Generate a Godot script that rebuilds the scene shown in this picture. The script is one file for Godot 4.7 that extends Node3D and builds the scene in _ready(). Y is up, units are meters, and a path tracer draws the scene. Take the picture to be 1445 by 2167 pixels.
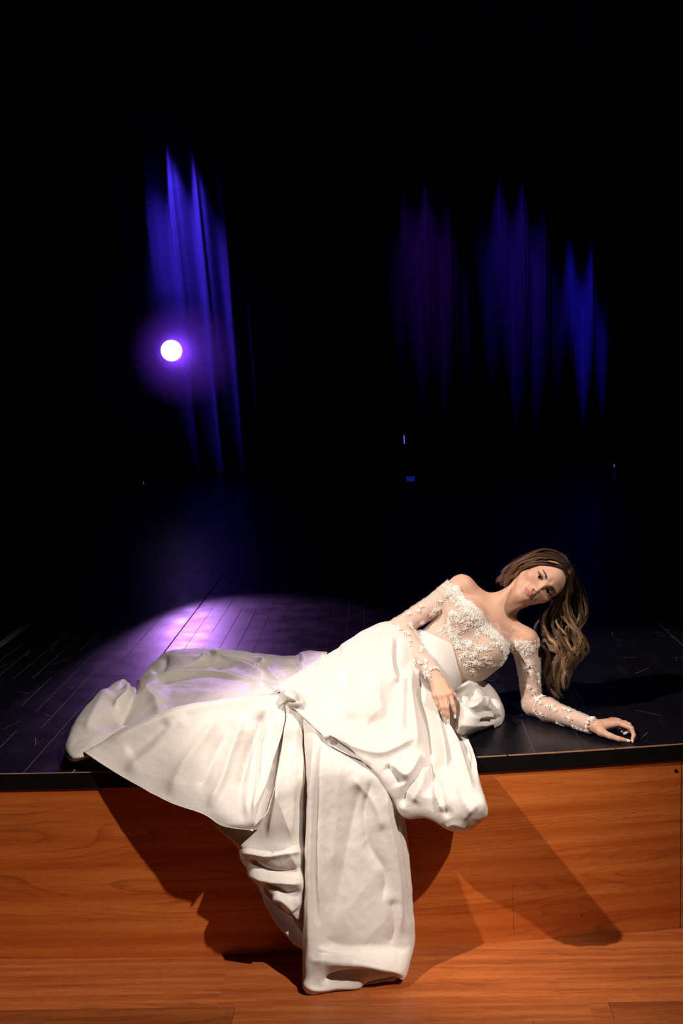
extends Node3D
# A bride reclining on the front edge of a theatre stage, lit from the front of house and by a violet lamp at the back.

const STAGE := 0.69                       # height of the stage top above the house floor
const EYE := Vector3(0.0, 2.01, 3.23)     # camera position
const FOCAL := 2107.0                     # focal length in pixels of the 1445 x 2167 frame
const FRAME := Vector2(1445, 2167)
var view := Basis()
var rng := RandomNumberGenerator.new()


func _ready() -> void:
	rng.seed = 7
	view = Basis(Vector3.UP, 0.042) * Basis(Vector3.RIGHT, -0.139) * Basis(Vector3.BACK, -0.040)
	# ---------------------------------------------------------------- camera, sky, exposure
	var cam := Camera3D.new()
	cam.name = "camera"
	add_child(cam)
	cam.transform = Transform3D(view, EYE)
	cam.fov = rad_to_deg(2.0 * atan(FRAME.y * 0.5 / FOCAL))
	cam.near = 0.05
	cam.far = 60.0
	cam.current = true
	var env := Environment.new()
	env.background_mode = Environment.BG_COLOR
	env.background_color = Color.BLACK
	env.tonemap_mode = Environment.TONE_MAPPER_LINEAR
	env.tonemap_exposure = 1.0
	env.volumetric_fog_enabled = true
	env.volumetric_fog_density = 0.0
	env.sdfgi_enabled = true
	env.ssao_enabled = true
	env.ssil_enabled = true
	var we := WorldEnvironment.new()
	we.name = "environment"
	we.environment = env
	add_child(we)
	# ---------------------------------------------------------------- front of house lanterns
	var warm := Color(1.0, 0.94, 0.89)
	lantern(Vector3(0.45, 0.85, -0.3) - Vector3(1.8, -2.1, -1.0).normalized() * 7.0, Vector3(0.55, 0.75, -0.3), warm, 57.0, 9.6, 0.5, "black profile lantern on the house left boom, aimed at the bride's face")
	lantern(Vector3(-0.7, 0.6, 0.0) - Vector3(-1.45, -1.9, -1.0).normalized() * 7.0, Vector3(-0.7, 0.5, 0.1), warm, 50.0, 15.0, 1.0, "black profile lantern on the house right boom, aimed at the train")
	build_setting()
	build_back_stage()
	build_person()


# ==================================================================== helpers
func ray(px: float, py: float) -> Vector3:
	return view * Vector3((px - FRAME.x * 0.5) / FOCAL, -(py - FRAME.y * 0.5) / FOCAL, -1.0)


func pz(px: float, py: float, z: float) -> Vector3:      # the point seen at a pixel in the upright plane at z
	var r := ray(px, py)
	return EYE + r * ((z - EYE.z) / r.z)


func ph(px: float, py: float, h: float) -> Vector3:      # the point seen at a pixel at height h above the stage
	var r := ray(px, py)
	return EYE + r * ((STAGE + h - EYE.y) / r.y)


func to_px(p: Vector3) -> Vector2:
	var d := view.transposed() * (p - EYE)
	return Vector2(FRAME.x * 0.5 + FOCAL * d.x / -d.z, FRAME.y * 0.5 - FOCAL * d.y / -d.z)


func lip(x: float) -> float:                             # z of the curved stage edge at x
	return -15.853 + sqrt(maxf(15.866 * 15.866 - (x + 0.994) * (x + 0.994), 0.0))


func paint(called: String, c: Color, rough := 0.6, spec := 0.5) -> StandardMaterial3D:
	var m := StandardMaterial3D.new()
	m.resource_name = called
	m.albedo_color = c
	m.roughness = rough
	m.metallic_specular = spec
	return m


func metal(called: String, c: Color, rough := 0.3) -> StandardMaterial3D:
	var m := paint(called, c, rough)
	m.metallic = 1.0
	return m


func noise_map(freq: float, seed_: int, ramp: Gradient, octaves := 4, size := 512, normal := false) -> NoiseTexture2D:
	var n := FastNoiseLite.new()
	n.seed = seed_
	n.frequency = freq
	n.fractal_octaves = octaves
	var t := NoiseTexture2D.new()
	t.width = size
	t.height = size
	t.seamless = true
	t.noise = n
	t.as_normal_map = normal
	if ramp:
		t.color_ramp = ramp
	return t


func ramp(stops: Array) -> Gradient:
	var g := Gradient.new()
	var o := PackedFloat32Array()
	var c := PackedColorArray()
	for s in stops:
		o.append(s[0])
		c.append(s[1])
	g.offsets = o
	g.colors = c
	return g


func mesh_of(pos: PackedVector3Array, nrm: PackedVector3Array, idx: PackedInt32Array, col := PackedColorArray(), uv := PackedVector2Array()) -> ArrayMesh:
	var a := []
	a.resize(Mesh.ARRAY_MAX)
	a[Mesh.ARRAY_VERTEX] = pos
	a[Mesh.ARRAY_NORMAL] = nrm
	a[Mesh.ARRAY_INDEX] = idx
	if col.size():
		a[Mesh.ARRAY_COLOR] = col
	if uv.size():
		a[Mesh.ARRAY_TEX_UV] = uv
	var m := ArrayMesh.new()
	m.add_surface_from_arrays(Mesh.PRIMITIVE_TRIANGLES, a)
	return m


func put(called: String, mesh: Mesh, mat: Material, parent: Node = self, at := Transform3D()) -> MeshInstance3D:
	var o := MeshInstance3D.new()
	o.name = called
	o.mesh = mesh
	o.material_override = mat
	o.transform = at
	parent.add_child(o, true)
	return o


func thing(called: String, label: String, category: String, at := Transform3D(), group := "") -> Node3D:
	var o := Node3D.new()
	o.name = called
	add_child(o, true)
	o.transform = at
	o.set_meta("label", label)
	o.set_meta("category", category)
	if group:
		o.set_meta("group", group)
	return o


func structure(o: Node, label: String, category := "") -> Node:
	o.set_meta("kind", "structure")
	o.set_meta("label", label)
	if category:
		o.set_meta("category", category)
	return o


# a box with chamfered edges
func block(size: Vector3, bevel := 0.004) -> ArrayMesh:
	var st := SurfaceTool.new()
	st.begin(Mesh.PRIMITIVE_TRIANGLES)
	st.set_smooth_group(-1)
	var h := size * 0.5
	var b := minf(bevel, minf(h.x, minf(h.y, h.z)) * 0.9)
	var corner := func(s: Vector3, axis: int) -> Vector3:
		var p := Vector3(s.x * (h.x - b), s.y * (h.y - b), s.z * (h.z - b))
		p[axis] = s[axis] * h[axis]
		return p
	var face := func(q: Array) -> void:
		var n: Vector3 = (q[1] - q[0]).cross(q[2] - q[0])
		var c: Vector3 = (q[0] + q[1] + q[2]) / 3.0
		var o := [0, 1, 2, 0, 2, 3] if n.dot(c) < 0.0 else [0, 2, 1, 0, 3, 2]
		for i in o:
			if i < q.size():
				st.add_vertex(q[i])
	for axis in 3:
		var u := (axis + 1) % 3
		var v := (axis + 2) % 3
		for sgn in [-1.0, 1.0]:
			var q := []
			for k in [[-1, -1], [1, -1], [1, 1], [-1, 1]]:
				var s := Vector3()
				s[axis] = sgn
				s[u] = k[0]
				s[v] = k[1]
				q.append(corner.call(s, axis))
			face.call(q)
			for s2 in [-1.0, 1.0]:
				var e := []
				for k in [[-1.0, axis], [1.0, axis], [1.0, u], [-1.0, u]]:
					var s := Vector3()
					s[axis] = sgn
					s[u] = s2
					s[v] = k[0]
					e.append(corner.call(s, k[1]))
				face.call(e)
	for x in [-1.0, 1.0]:
		for y in [-1.0, 1.0]:
			for z in [-1.0, 1.0]:
				var s := Vector3(x, y, z)
				var t := [corner.call(s, 0), corner.call(s, 1), corner.call(s, 2)]
				var n: Vector3 = (t[1] - t[0]).cross(t[2] - t[0])
				for i in ([0, 1, 2] if n.dot(s) < 0.0 else [0, 2, 1]):
					st.add_vertex(t[i])
	st.generate_normals()
	return st.commit()


# a swept tube through points, radius per point
class Tubes:
	var pos := PackedVector3Array()
	var nrm := PackedVector3Array()
	var idx := PackedInt32Array()
	var col := PackedColorArray()

	func add(pts: Array, radii: Array, sides := 6, colors := [], flat := 1.0) -> void:
		var n := pts.size()
		var side := Vector3.ZERO
		var first := pos.size()
		for i in n:
			var t: Vector3 = (pts[mini(i + 1, n - 1)] - pts[maxi(i - 1, 0)])
			t = t.normalized() if t.length_squared() > 1e-14 else Vector3.UP
			if side == Vector3.ZERO:
				side = t.cross(Vector3(0.31, 0.2, 0.93)).normalized()
			side = (side - t * side.dot(t)).normalized()
			var up := t.cross(side)
			for k in sides:
				var a := TAU * k / sides
				var d := side * cos(a) + up * sin(a) * flat
				pos.append(pts[i] + d * radii[i])
				nrm.append(d.normalized())
				if colors.size():
					col.append(colors[i])
		for i in n - 1:
			for k in sides:
				var a := first + i * sides + k
				var b := first + i * sides + (k + 1) % sides
				idx.append_array([a, a + sides, b, b, a + sides, b + sides])

	func done() -> ArrayMesh:
		var a := []
		a.resize(Mesh.ARRAY_MAX)
		a[Mesh.ARRAY_VERTEX] = pos
		a[Mesh.ARRAY_NORMAL] = nrm
		a[Mesh.ARRAY_INDEX] = idx
		if col.size():
			a[Mesh.ARRAY_COLOR] = col
		var m := ArrayMesh.new()
		m.add_surface_from_arrays(Mesh.PRIMITIVE_TRIANGLES, a)
		return m


func tube(pts: Array, r: float, sides := 10) -> ArrayMesh:
	var t := Tubes.new()
	var rr := []
	for p in pts:
		rr.append(r)
	t.add(pts, rr, sides)
	return t.done()


# profile of Vector2(radius, height) turned about y
func lathe(profile: Array, sides := 28) -> ArrayMesh:
	var st := SurfaceTool.new()
	st.begin(Mesh.PRIMITIVE_TRIANGLES)
	for i in profile.size() - 1:
		st.set_smooth_group(i)
		for k in sides:
			var a := TAU * k / sides
			var b := TAU * (k + 1) / sides
			var p: Vector2 = profile[i]
			var q: Vector2 = profile[i + 1]
			var v := [Vector3(cos(a) * p.x, p.y, sin(a) * p.x), Vector3(cos(b) * p.x, p.y, sin(b) * p.x), Vector3(cos(b) * q.x, q.y, sin(b) * q.x), Vector3(cos(a) * q.x, q.y, sin(a) * q.x)]
			for j in [0, 1, 2, 0, 2, 3]:
				st.add_vertex(v[j])
	st.generate_normals()
	return st.commit()


func aim(from: Vector3, to: Vector3) -> Transform3D:     # -z towards the target
	return Transform3D(Basis.looking_at(to - from, Vector3.UP), from)


# ==================================================================== lanterns
func lantern(at: Vector3, to: Vector3, color: Color, energy: float, cone: float, soft: float, label: String) -> Node3D:
	var black := paint("lantern_black", Color(0.03, 0.03, 0.032), 0.5)
	var t := thing("stage_lantern", label, "stage light", aim(at, to))
	var tip := Transform3D(Basis(Vector3.RIGHT, PI / 2), Vector3.ZERO)
	put("housing", lathe([Vector2(0.0, 0.48), Vector2(0.085, 0.48), Vector2(0.11, 0.42), Vector2(0.11, 0.2), Vector2(0.085, 0.16), Vector2(0.085, 0.0), Vector2(0.098, 0.0), Vector2(0.098, 0.14)]), black, t, tip)
	var glow := paint("lantern_lens_light", Color(0.9, 0.9, 0.9), 0.2)
	glow.emission_enabled = true
	glow.emission = color
	glow.emission_energy_multiplier = 3.0
	put("lens_light", lathe([Vector2(0.0, 0.02), Vector2(0.05, 0.025), Vector2(0.083, 0.04)]), glow, t, tip)
	var yoke := []
	for k in 13:
		var a := PI * k / 12.0
		yoke.append(Vector3(cos(a) * 0.14, sin(a) * 0.24, 0.25))
	put("yoke", tube(yoke, 0.012, 8), black, t)
	put("hook_clamp", block(Vector3(0.05, 0.09, 0.04), 0.008), black, t, Transform3D(Basis(), Vector3(0, 0.28, 0.25)))
	var l := SpotLight3D.new()
	l.name = "beam"
	l.light_color = color
	l.light_energy = energy
	l.light_size = 0.05
	l.spot_range = 25.0
	l.spot_attenuation = 2.0
	l.spot_angle = cone
	l.spot_angle_attenuation = soft
	l.shadow_enabled = true
	t.add_child(l)
	l.position = Vector3(0, 0, -0.02)
	return t


# ==================================================================== setting
func wood_image(w: int, h: int, seed_: int, dark: Color, mid: Color, light: Color, ring: float) -> ImageTexture:
	var a := FastNoiseLite.new()
	a.seed = seed_
	a.frequency = 1.0
	a.fractal_octaves = 3
	var b := FastNoiseLite.new()
	b.seed = seed_ + 5
	b.frequency = 1.0
	b.fractal_octaves = 2
	var im := Image.create(w, h, false, Image.FORMAT_RGB8)
	for y in h:
		for x in w:
			var u := float(x) / w
			var v := float(y) / h
			var warp := a.get_noise_2d(u * 3.2, v * 2.6) * 1.0
			var cath := a.get_noise_2d(u * 0.9 + 9.0, v * 1.5 + 4.0)
			var g := fposmod((v * 1.6 + cath * 0.55 + warp * 0.06) * ring, 1.0)
			var line := pow(g, 5.0) * (1.0 - smoothstep(0.93, 1.0, g)) * smoothstep(-0.25, 0.25, a.get_noise_2d(u * 2.0 + 70.0, v * 5.0))
			var fine := b.get_noise_2d(u * 14.0, v * 300.0)
			var pore := smoothstep(0.25, 0.6, b.get_noise_2d(u * 45.0 + 30.0, v * 420.0))
			var broad := a.get_noise_2d(u * 1.6 + 40.0, v * 9.0)
			var c := mid.lerp(light, clampf(0.5 + broad * 0.9 + fine * 0.25, 0.0, 1.0))
			c = c.lerp(dark, clampf(line * 0.5 + pore * 0.22 - fine * 0.14, 0.0, 1.0))
			im.set_pixel(x, y, c)
	return ImageTexture.create_from_image(im)


# a strip that follows the stage edge: front face at lip + out, from y0 to y1, between two x, with its own thickness
func curved_strip(x0: float, x1: float, y0: float, y1: float, out: float, deep: float, steps: int, bevel := 0.0) -> ArrayMesh:
	var pos := PackedVector3Array()
	var nrm := PackedVector3Array()
	var uv := PackedVector2Array()
	var idx := PackedInt32Array()
	var prof := [Vector2(-deep, y0), Vector2(0, y0), Vector2(0, y1 - bevel), Vector2(-bevel, y1), Vector2(-deep, y1)] if bevel > 0.0 else [Vector2(-deep, y0), Vector2(0, y0), Vector2(0, y1), Vector2(-deep, y1)]
	for j in prof.size() - 1:
		var p: Vector2 = prof[j]
		var q: Vector2 = prof[j + 1]
		var first := pos.size()
		for i in steps + 1:
			var x := lerpf(x0, x1, float(i) / steps)
			var z := lip(x) + out
			var side := Vector3(x + 0.994, 0, 15.853).normalized()
			var n := side * (q.y - p.y) + Vector3.UP * -(q.x - p.x)
			for e in [p, q]:
				pos.append(Vector3(x, e.y, z) + side * e.x)
				nrm.append(n.normalized())
				uv.append(Vector2(x, e.y))
		for i in steps:
			var a := first + i * 2
			idx.append_array([a, a + 1, a + 2, a + 1, a + 3, a + 2])
	for end in [0, 1]:
		var x := x1 if end else x0
		var first := pos.size()
		var side := Vector3(x + 0.994, 0, 15.853).normalized()
		for e in [Vector2(-deep, y0), Vector2(0, y0), Vector2(0, y1), Vector2(-deep, y1)]:
			pos.append(Vector3(x, e.y, lip(x) + out) + side * e.x)
			nrm.append(Vector3.RIGHT if end else Vector3.LEFT)
			uv.append(Vector2(x, e.y))
		idx.append_array([first, first + 2, first + 1, first, first + 3, first + 2] if end else [first, first + 1, first + 2, first, first + 2, first + 3])
	return mesh_of(pos, nrm, idx, PackedColorArray(), uv)


func build_setting() -> void:
	# room shell, black paint
	var black := paint("black_wall_paint", Color(0.045, 0.045, 0.05), 0.85, 0.2)
	structure(put("wall_back", block(Vector3(15.0, 9.0, 0.2), 0.0), black, self, Transform3D(Basis(), Vector3(-0.5, 4.4, -11.6))), "black painted rear wall behind the curtain")
	structure(put("wall_left", block(Vector3(0.2, 9.0, 23.0), 0.0), black, self, Transform3D(Basis(), Vector3(-7.9, 4.4, -0.2))), "black painted side wall of the theatre, audience left")
	structure(put("wall_right", block(Vector3(0.2, 9.0, 23.0), 0.0), black, self, Transform3D(Basis(), Vector3(6.9, 4.4, -0.2))), "black painted side wall of the theatre, audience right")
	structure(put("wall_front", block(Vector3(15.0, 9.0, 0.2), 0.0), black, self, Transform3D(Basis(), Vector3(-0.5, 4.4, 11.2))), "black painted wall at the rear of the auditorium")
	structure(put("ceiling", block(Vector3(15.0, 0.2, 23.0), 0.0), black, self, Transform3D(Basis(), Vector3(-0.5, 8.9, -0.2))), "black ceiling above the stage")
	# house floor: long hardwood boards along the stage front
	var board_mats := []
	for k in 4:
		var m := paint("hardwood_board", Color(1, 1, 1).darkened(0.06 * k), 0.42, 0.45)
		m.albedo_texture = wood_image(512, 128, 40 + k * 7, Color8(100, 48, 22), Color8(152, 78, 36), Color8(180, 102, 52), 5.0)
		board_mats.append(m)
	var floor_node := Node3D.new()
	floor_node.name = "floor"
	add_child(floor_node)
	structure(floor_node, "warm hardwood floor of the auditorium in front of the stage")
	put("sub_floor", block(Vector3(15.0, 0.1, 12.0), 0.0), paint("floor_joint", Color(0.1, 0.05, 0.025), 0.8), floor_node, Transform3D(Basis(), Vector3(-0.5, -0.0525, 5.0)))
	var zs := [-0.6, 0.289, 0.376, 0.46, 0.545, 0.63]
	while zs[zs.size() - 1] < 2.3:
		zs.append(zs[zs.size() - 1] + 0.085)
	for k in zs.size() - 1:
		var z0: float = zs[k]
		var z1: float = zs[k + 1]
		var cuts := [-2.6, -0.9 + 0.37 * (k % 3), 0.41 + (0.25 if k % 2 else 0.0), 1.05 + 0.2 * (k % 3), 2.4]
		if k == 0:
			cuts = [-2.6, 2.4]
		elif k > 6:
			cuts = [-2.6, -0.4 + 0.6 * (k % 3), 2.4]
		for i in cuts.size() - 1:
			var x0: float = cuts[i]
			var x1: float = cuts[i + 1]
			var bm := plane_board(x0 + 0.0006, x1 - 0.0006, z0 + 0.0006, z1 - 0.0006, 0.0, 0.02, rng.randf() * 3.0)
			put("floor_board", bm, board_mats[(k * 3 + i * 2) % 4], floor_node)
	# stage
	var stage := Node3D.new()
	stage.name = "stage_platform"
	add_child(stage)
	structure(stage, "raised stage with black painted deck, black nosing and orange veneered curved front", "stage")
	var veneer := paint("cherry_veneer", Color(1, 1, 1), 0.4, 0.4)
	veneer.albedo_texture = wood_image(1400, 420, 3, Color8(120, 54, 20), Color8(186, 92, 36), Color8(214, 122, 56), 13.0)
	veneer.uv1_scale = Vector3(0.36, 1.6, 1)
	veneer.uv1_offset = Vector3(0.62, 0.1, 0)
	var vpanel := put("front_panel", curved_strip(-4.6, 1.006, 0.0, STAGE - 0.056, -0.006, 0.02, 90), veneer, stage)
	vpanel.set_meta("label", "long curved veneer panel with flame grain")
	put("front_panel", curved_strip(1.0085, 4.0, 0.0, STAGE - 0.056, -0.006, 0.02, 50), veneer, stage)
	var dark := metal("screw_steel", Color(0.25, 0.2, 0.17), 0.45)
	for s in [[1432, 1634, 1.0], [1228, 1928, 0.45]]:
		var at := pz(s[0], s[1], lip(0.9) - 0.006)
		put("screw", lathe([Vector2(0.0065, -0.002), Vector2(0.0065, 0.0008), Vector2(0.0045, 0.0016), Vector2(0.002, 0.0006), Vector2(0.0, 0.0006)], 14), dark, stage, Transform3D(Basis(Vector3.RIGHT, PI / 2).scaled(Vector3.ONE * float(s[2])), Vector3(at.x, at.y, lip(at.x) - 0.006)))
	# an old cut down the veneer
	put("veneer_cut", curved_strip(0.4085, 0.4098, 0.03, 0.215, -0.0058, 0.004, 2), paint("cut_brown", Color(0.40, 0.19, 0.075), 0.8), stage)
	var deck := paint("black_deck_paint", Color(1, 1, 1), 0.40, 0.48)
	var scuff := Image.create(1024, 1024, false, Image.FORMAT_RGB8)
	var n1 := FastNoiseLite.new()
	n1.seed = 21
	n1.frequency = 0.012
	n1.fractal_octaves = 5
	for y in 1024:
		for x in 1024:
			var v := n1.get_noise_2d(x * 1.0, y * 0.35)
			var s := smoothstep(0.25, 0.6, v) * 0.28 + maxf(v, 0.0) * 0.12
			scuff.set_pixel(x, y, Color(0.05, 0.044, 0.075).lerp(Color(0.20, 0.175, 0.24), s))
	for k in 260:        # scratches and specks of paint
		var p := Vector2(rng.randi_range(20, 1000), rng.randi_range(20, 1000))
		var d := Vector2.from_angle(rng.randf() * TAU)
		var ln := rng.randi_range(2, 3) if k % 3 else rng.randi_range(12, 60)
		var c := Color(0.62, 0.58, 0.64).lerp(Color(0.3, 0.27, 0.33), rng.randf())
		for i in ln:
			p += d
			d = d.rotated(rng.randf_range(-0.05, 0.05))
			scuff.set_pixel(clampi(int(p.x), 0, 1023), clampi(int(p.y), 0, 1023), c)
	deck.albedo_texture = ImageTexture.create_from_image(scuff)
	deck.uv1_triplanar = true
	deck.uv1_world_triplanar = true
	deck.uv1_scale = Vector3(0.5, 0.5, 0.5)
	deck.roughness_texture = noise_map(0.02, 8, ramp([[0.2, Color(0.8, 0.8, 0.8)], [0.8, Color(1, 1, 1)]]), 5)
	var nosing_paint := paint("black_nosing_paint", Color(0.04, 0.038, 0.046), 0.5, 0.35)
	put("nosing", curved_strip(-4.6, 4.0, STAGE - 0.058, STAGE - 0.001, 0.0, 0.09, 140), nosing_paint, stage)
	var bare := paint("bare_worn_wood", Color(0.62, 0.47, 0.34), 0.7)
	# the worn front arris: short slivers where the paint is gone
	var x := -1.6
	while x < 1.3:
		var w := rng.randf_range(0.03, 0.2)
		var thick := 0.0005 + 0.0009 * smoothstep(-0.2, 0.6, x) * rng.randf_range(0.5, 1.3)
		put("worn_edge", curved_strip(x, x + w, STAGE - 0.001 - thick, STAGE + 0.0008, 0.0008, 0.003 + thick, 4), bare, stage)
		x += w + rng.randf_range(-0.002, 0.006)
	# deck: boards in modules of 0.88 m, pale dust in the open joints
	var dust := paint("joint_dust", Color(0.40, 0.36, 0.42), 0.9)
	put("sub_deck", deck_sheet(-4.6, 4.0, -3.5, STAGE - 0.0005), dust, stage)
	put("rear_deck", block(Vector3(13.0, 0.05, 8.2), 0.0), deck, stage, Transform3D(Basis(), Vector3(-0.5, STAGE - 0.0255, -7.6)))
	put("side_deck", deck_sheet(-4.6, -2.0 - 0.022, -3.5, STAGE - 0.0001), deck, stage)
	put("side_deck", deck_sheet(1.552, 4.0, -3.5, STAGE - 0.0001), deck, stage)
	for mod in 4:
		for b in 10:
			var xa := -1.972 + 0.88 * mod + 0.088 * b
			var ends := [0.0]
			if mod < 3:
				ends.append(-rng.randf_range(0.25, 0.5))
				ends.append(-rng.randf_range(0.6, 0.85))
			ends.append_array([-1.092, -rng.randf_range(1.5, 1.9), -2.29, -3.49] if mod < 3 else [-1.092, -2.29, -3.49])
			for i in ends.size() - 1:
				var gap := rng.randf_range(0.0012, 0.0026) if rng.randf() < (0.6 if xa < -0.1 else 0.05) else 0.00002
				var left := 0.003 if b == 0 else gap
				var z1: float = ends[i]
				var z0: float = ends[i + 1]
				var row_gap := 0.0016 if absf(z0 + 1.092) < 0.01 or absf(z0 + 2.29) < 0.01 else 0.0003
				put("deck_board", deck_board(xa + left, xa + 0.088 - 0.0001 - (0.003 if b == 9 else 0.0), z0 + row_gap, z1), deck, stage)
		put("module_gap", block(Vector3(0.006, 0.001, 3.4), 0.0), paint("gap_black", Color(0.01, 0.01, 0.01), 0.9), stage, Transform3D(Basis(), Vector3(-1.972 + 0.88 * mod, STAGE - 0.0008, -1.78)))


func plane_board(x0: float, x1: float, z0: float, z1: float, y: float, thick: float, shift: float) -> ArrayMesh:
	var b := 0.0012
	var pos := PackedVector3Array()
	var nrm := PackedVector3Array()
	var uv := PackedVector2Array()
	var idx := PackedInt32Array()
	var rows := [[z0, y - thick], [z0, y - b], [z0 + b, y], [z1 - b, y], [z1, y - b], [z1, y - thick]]
	for i in rows.size() - 1:
		var first := pos.size()
		var n := Vector3(0, rows[i + 1][0] - rows[i][0], -(rows[i + 1][1] - rows[i][1])).normalized()
		for r in [rows[i], rows[i + 1]]:
			for xx in [x0, x1]:
				pos.append(Vector3(xx, r[1], r[0]))
				nrm.append(n)
				uv.append(Vector2(xx * 0.5 + shift, r[0] * 2.4 + shift * 0.37))
		idx.append_array([first, first + 1, first + 3, first, first + 3, first + 2])
	return mesh_of(pos, nrm, idx, PackedColorArray(), uv)


func deck_sheet(x0: float, x1: float, z0: float, y: float) -> ArrayMesh:
	var pos := PackedVector3Array()
	var nrm := PackedVector3Array()
	var idx := PackedInt32Array()
	var n := 60
	for i in n + 1:
		var x := lerpf(x0, x1, float(i) / n)
		for z in [z0, lip(x) - 0.004]:
			pos.append(Vector3(x, y, z))
			nrm.append(Vector3.UP)
	for i in n:
		var a := i * 2
		idx.append_array([a, a + 2, a + 1, a + 1, a + 2, a + 3])
	return mesh_of(pos, nrm, idx)


func deck_board(x0: float, x1: float, z0: float, z1: float) -> ArrayMesh:
	var b := 0.0003 if x0 < -0.1 else 0.00003
	var y := STAGE
	var pos := PackedVector3Array()
	var nrm := PackedVector3Array()
	var idx := PackedInt32Array()
	var fr := [lip(x0) - 0.003, lip(x1) - 0.003] if z1 > -0.01 else [z1, z1]
	var ring := func(inset: float, yy: float) -> Array:
		return [Vector3(x0 + inset, yy, z0 + inset), Vector3(x1 - inset, yy, z0 + inset), Vector3(x1 - inset, yy, fr[1] - inset), Vector3(x0 + inset, yy, fr[0] - inset)]
	var lo: Array = ring.call(0.0, y - 0.018)
	var mid: Array = ring.call(0.0, y - b)
	var hi: Array = ring.call(b, y)
	var quad := func(a: Vector3, bb: Vector3, c: Vector3, d: Vector3, n: Vector3) -> void:
		var f := pos.size()
		pos.append_array([a, bb, c, d])
		nrm.append_array([n, n, n, n])
		idx.append_array([f, f + 1, f + 2, f, f + 2, f + 3])
	quad.call(hi[0], hi[1], hi[2], hi[3], Vector3.UP)
	var outw := [Vector3.FORWARD, Vector3.RIGHT, Vector3.BACK, Vector3.LEFT]
	for k in 4:
		var j := (k + 1) % 4
		quad.call(mid[k], mid[j], hi[j], hi[k], (outw[k] + Vector3.UP).normalized())
		quad.call(lo[k], lo[j], mid[j], mid[k], outw[k])
	return mesh_of(pos, nrm, idx)


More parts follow.
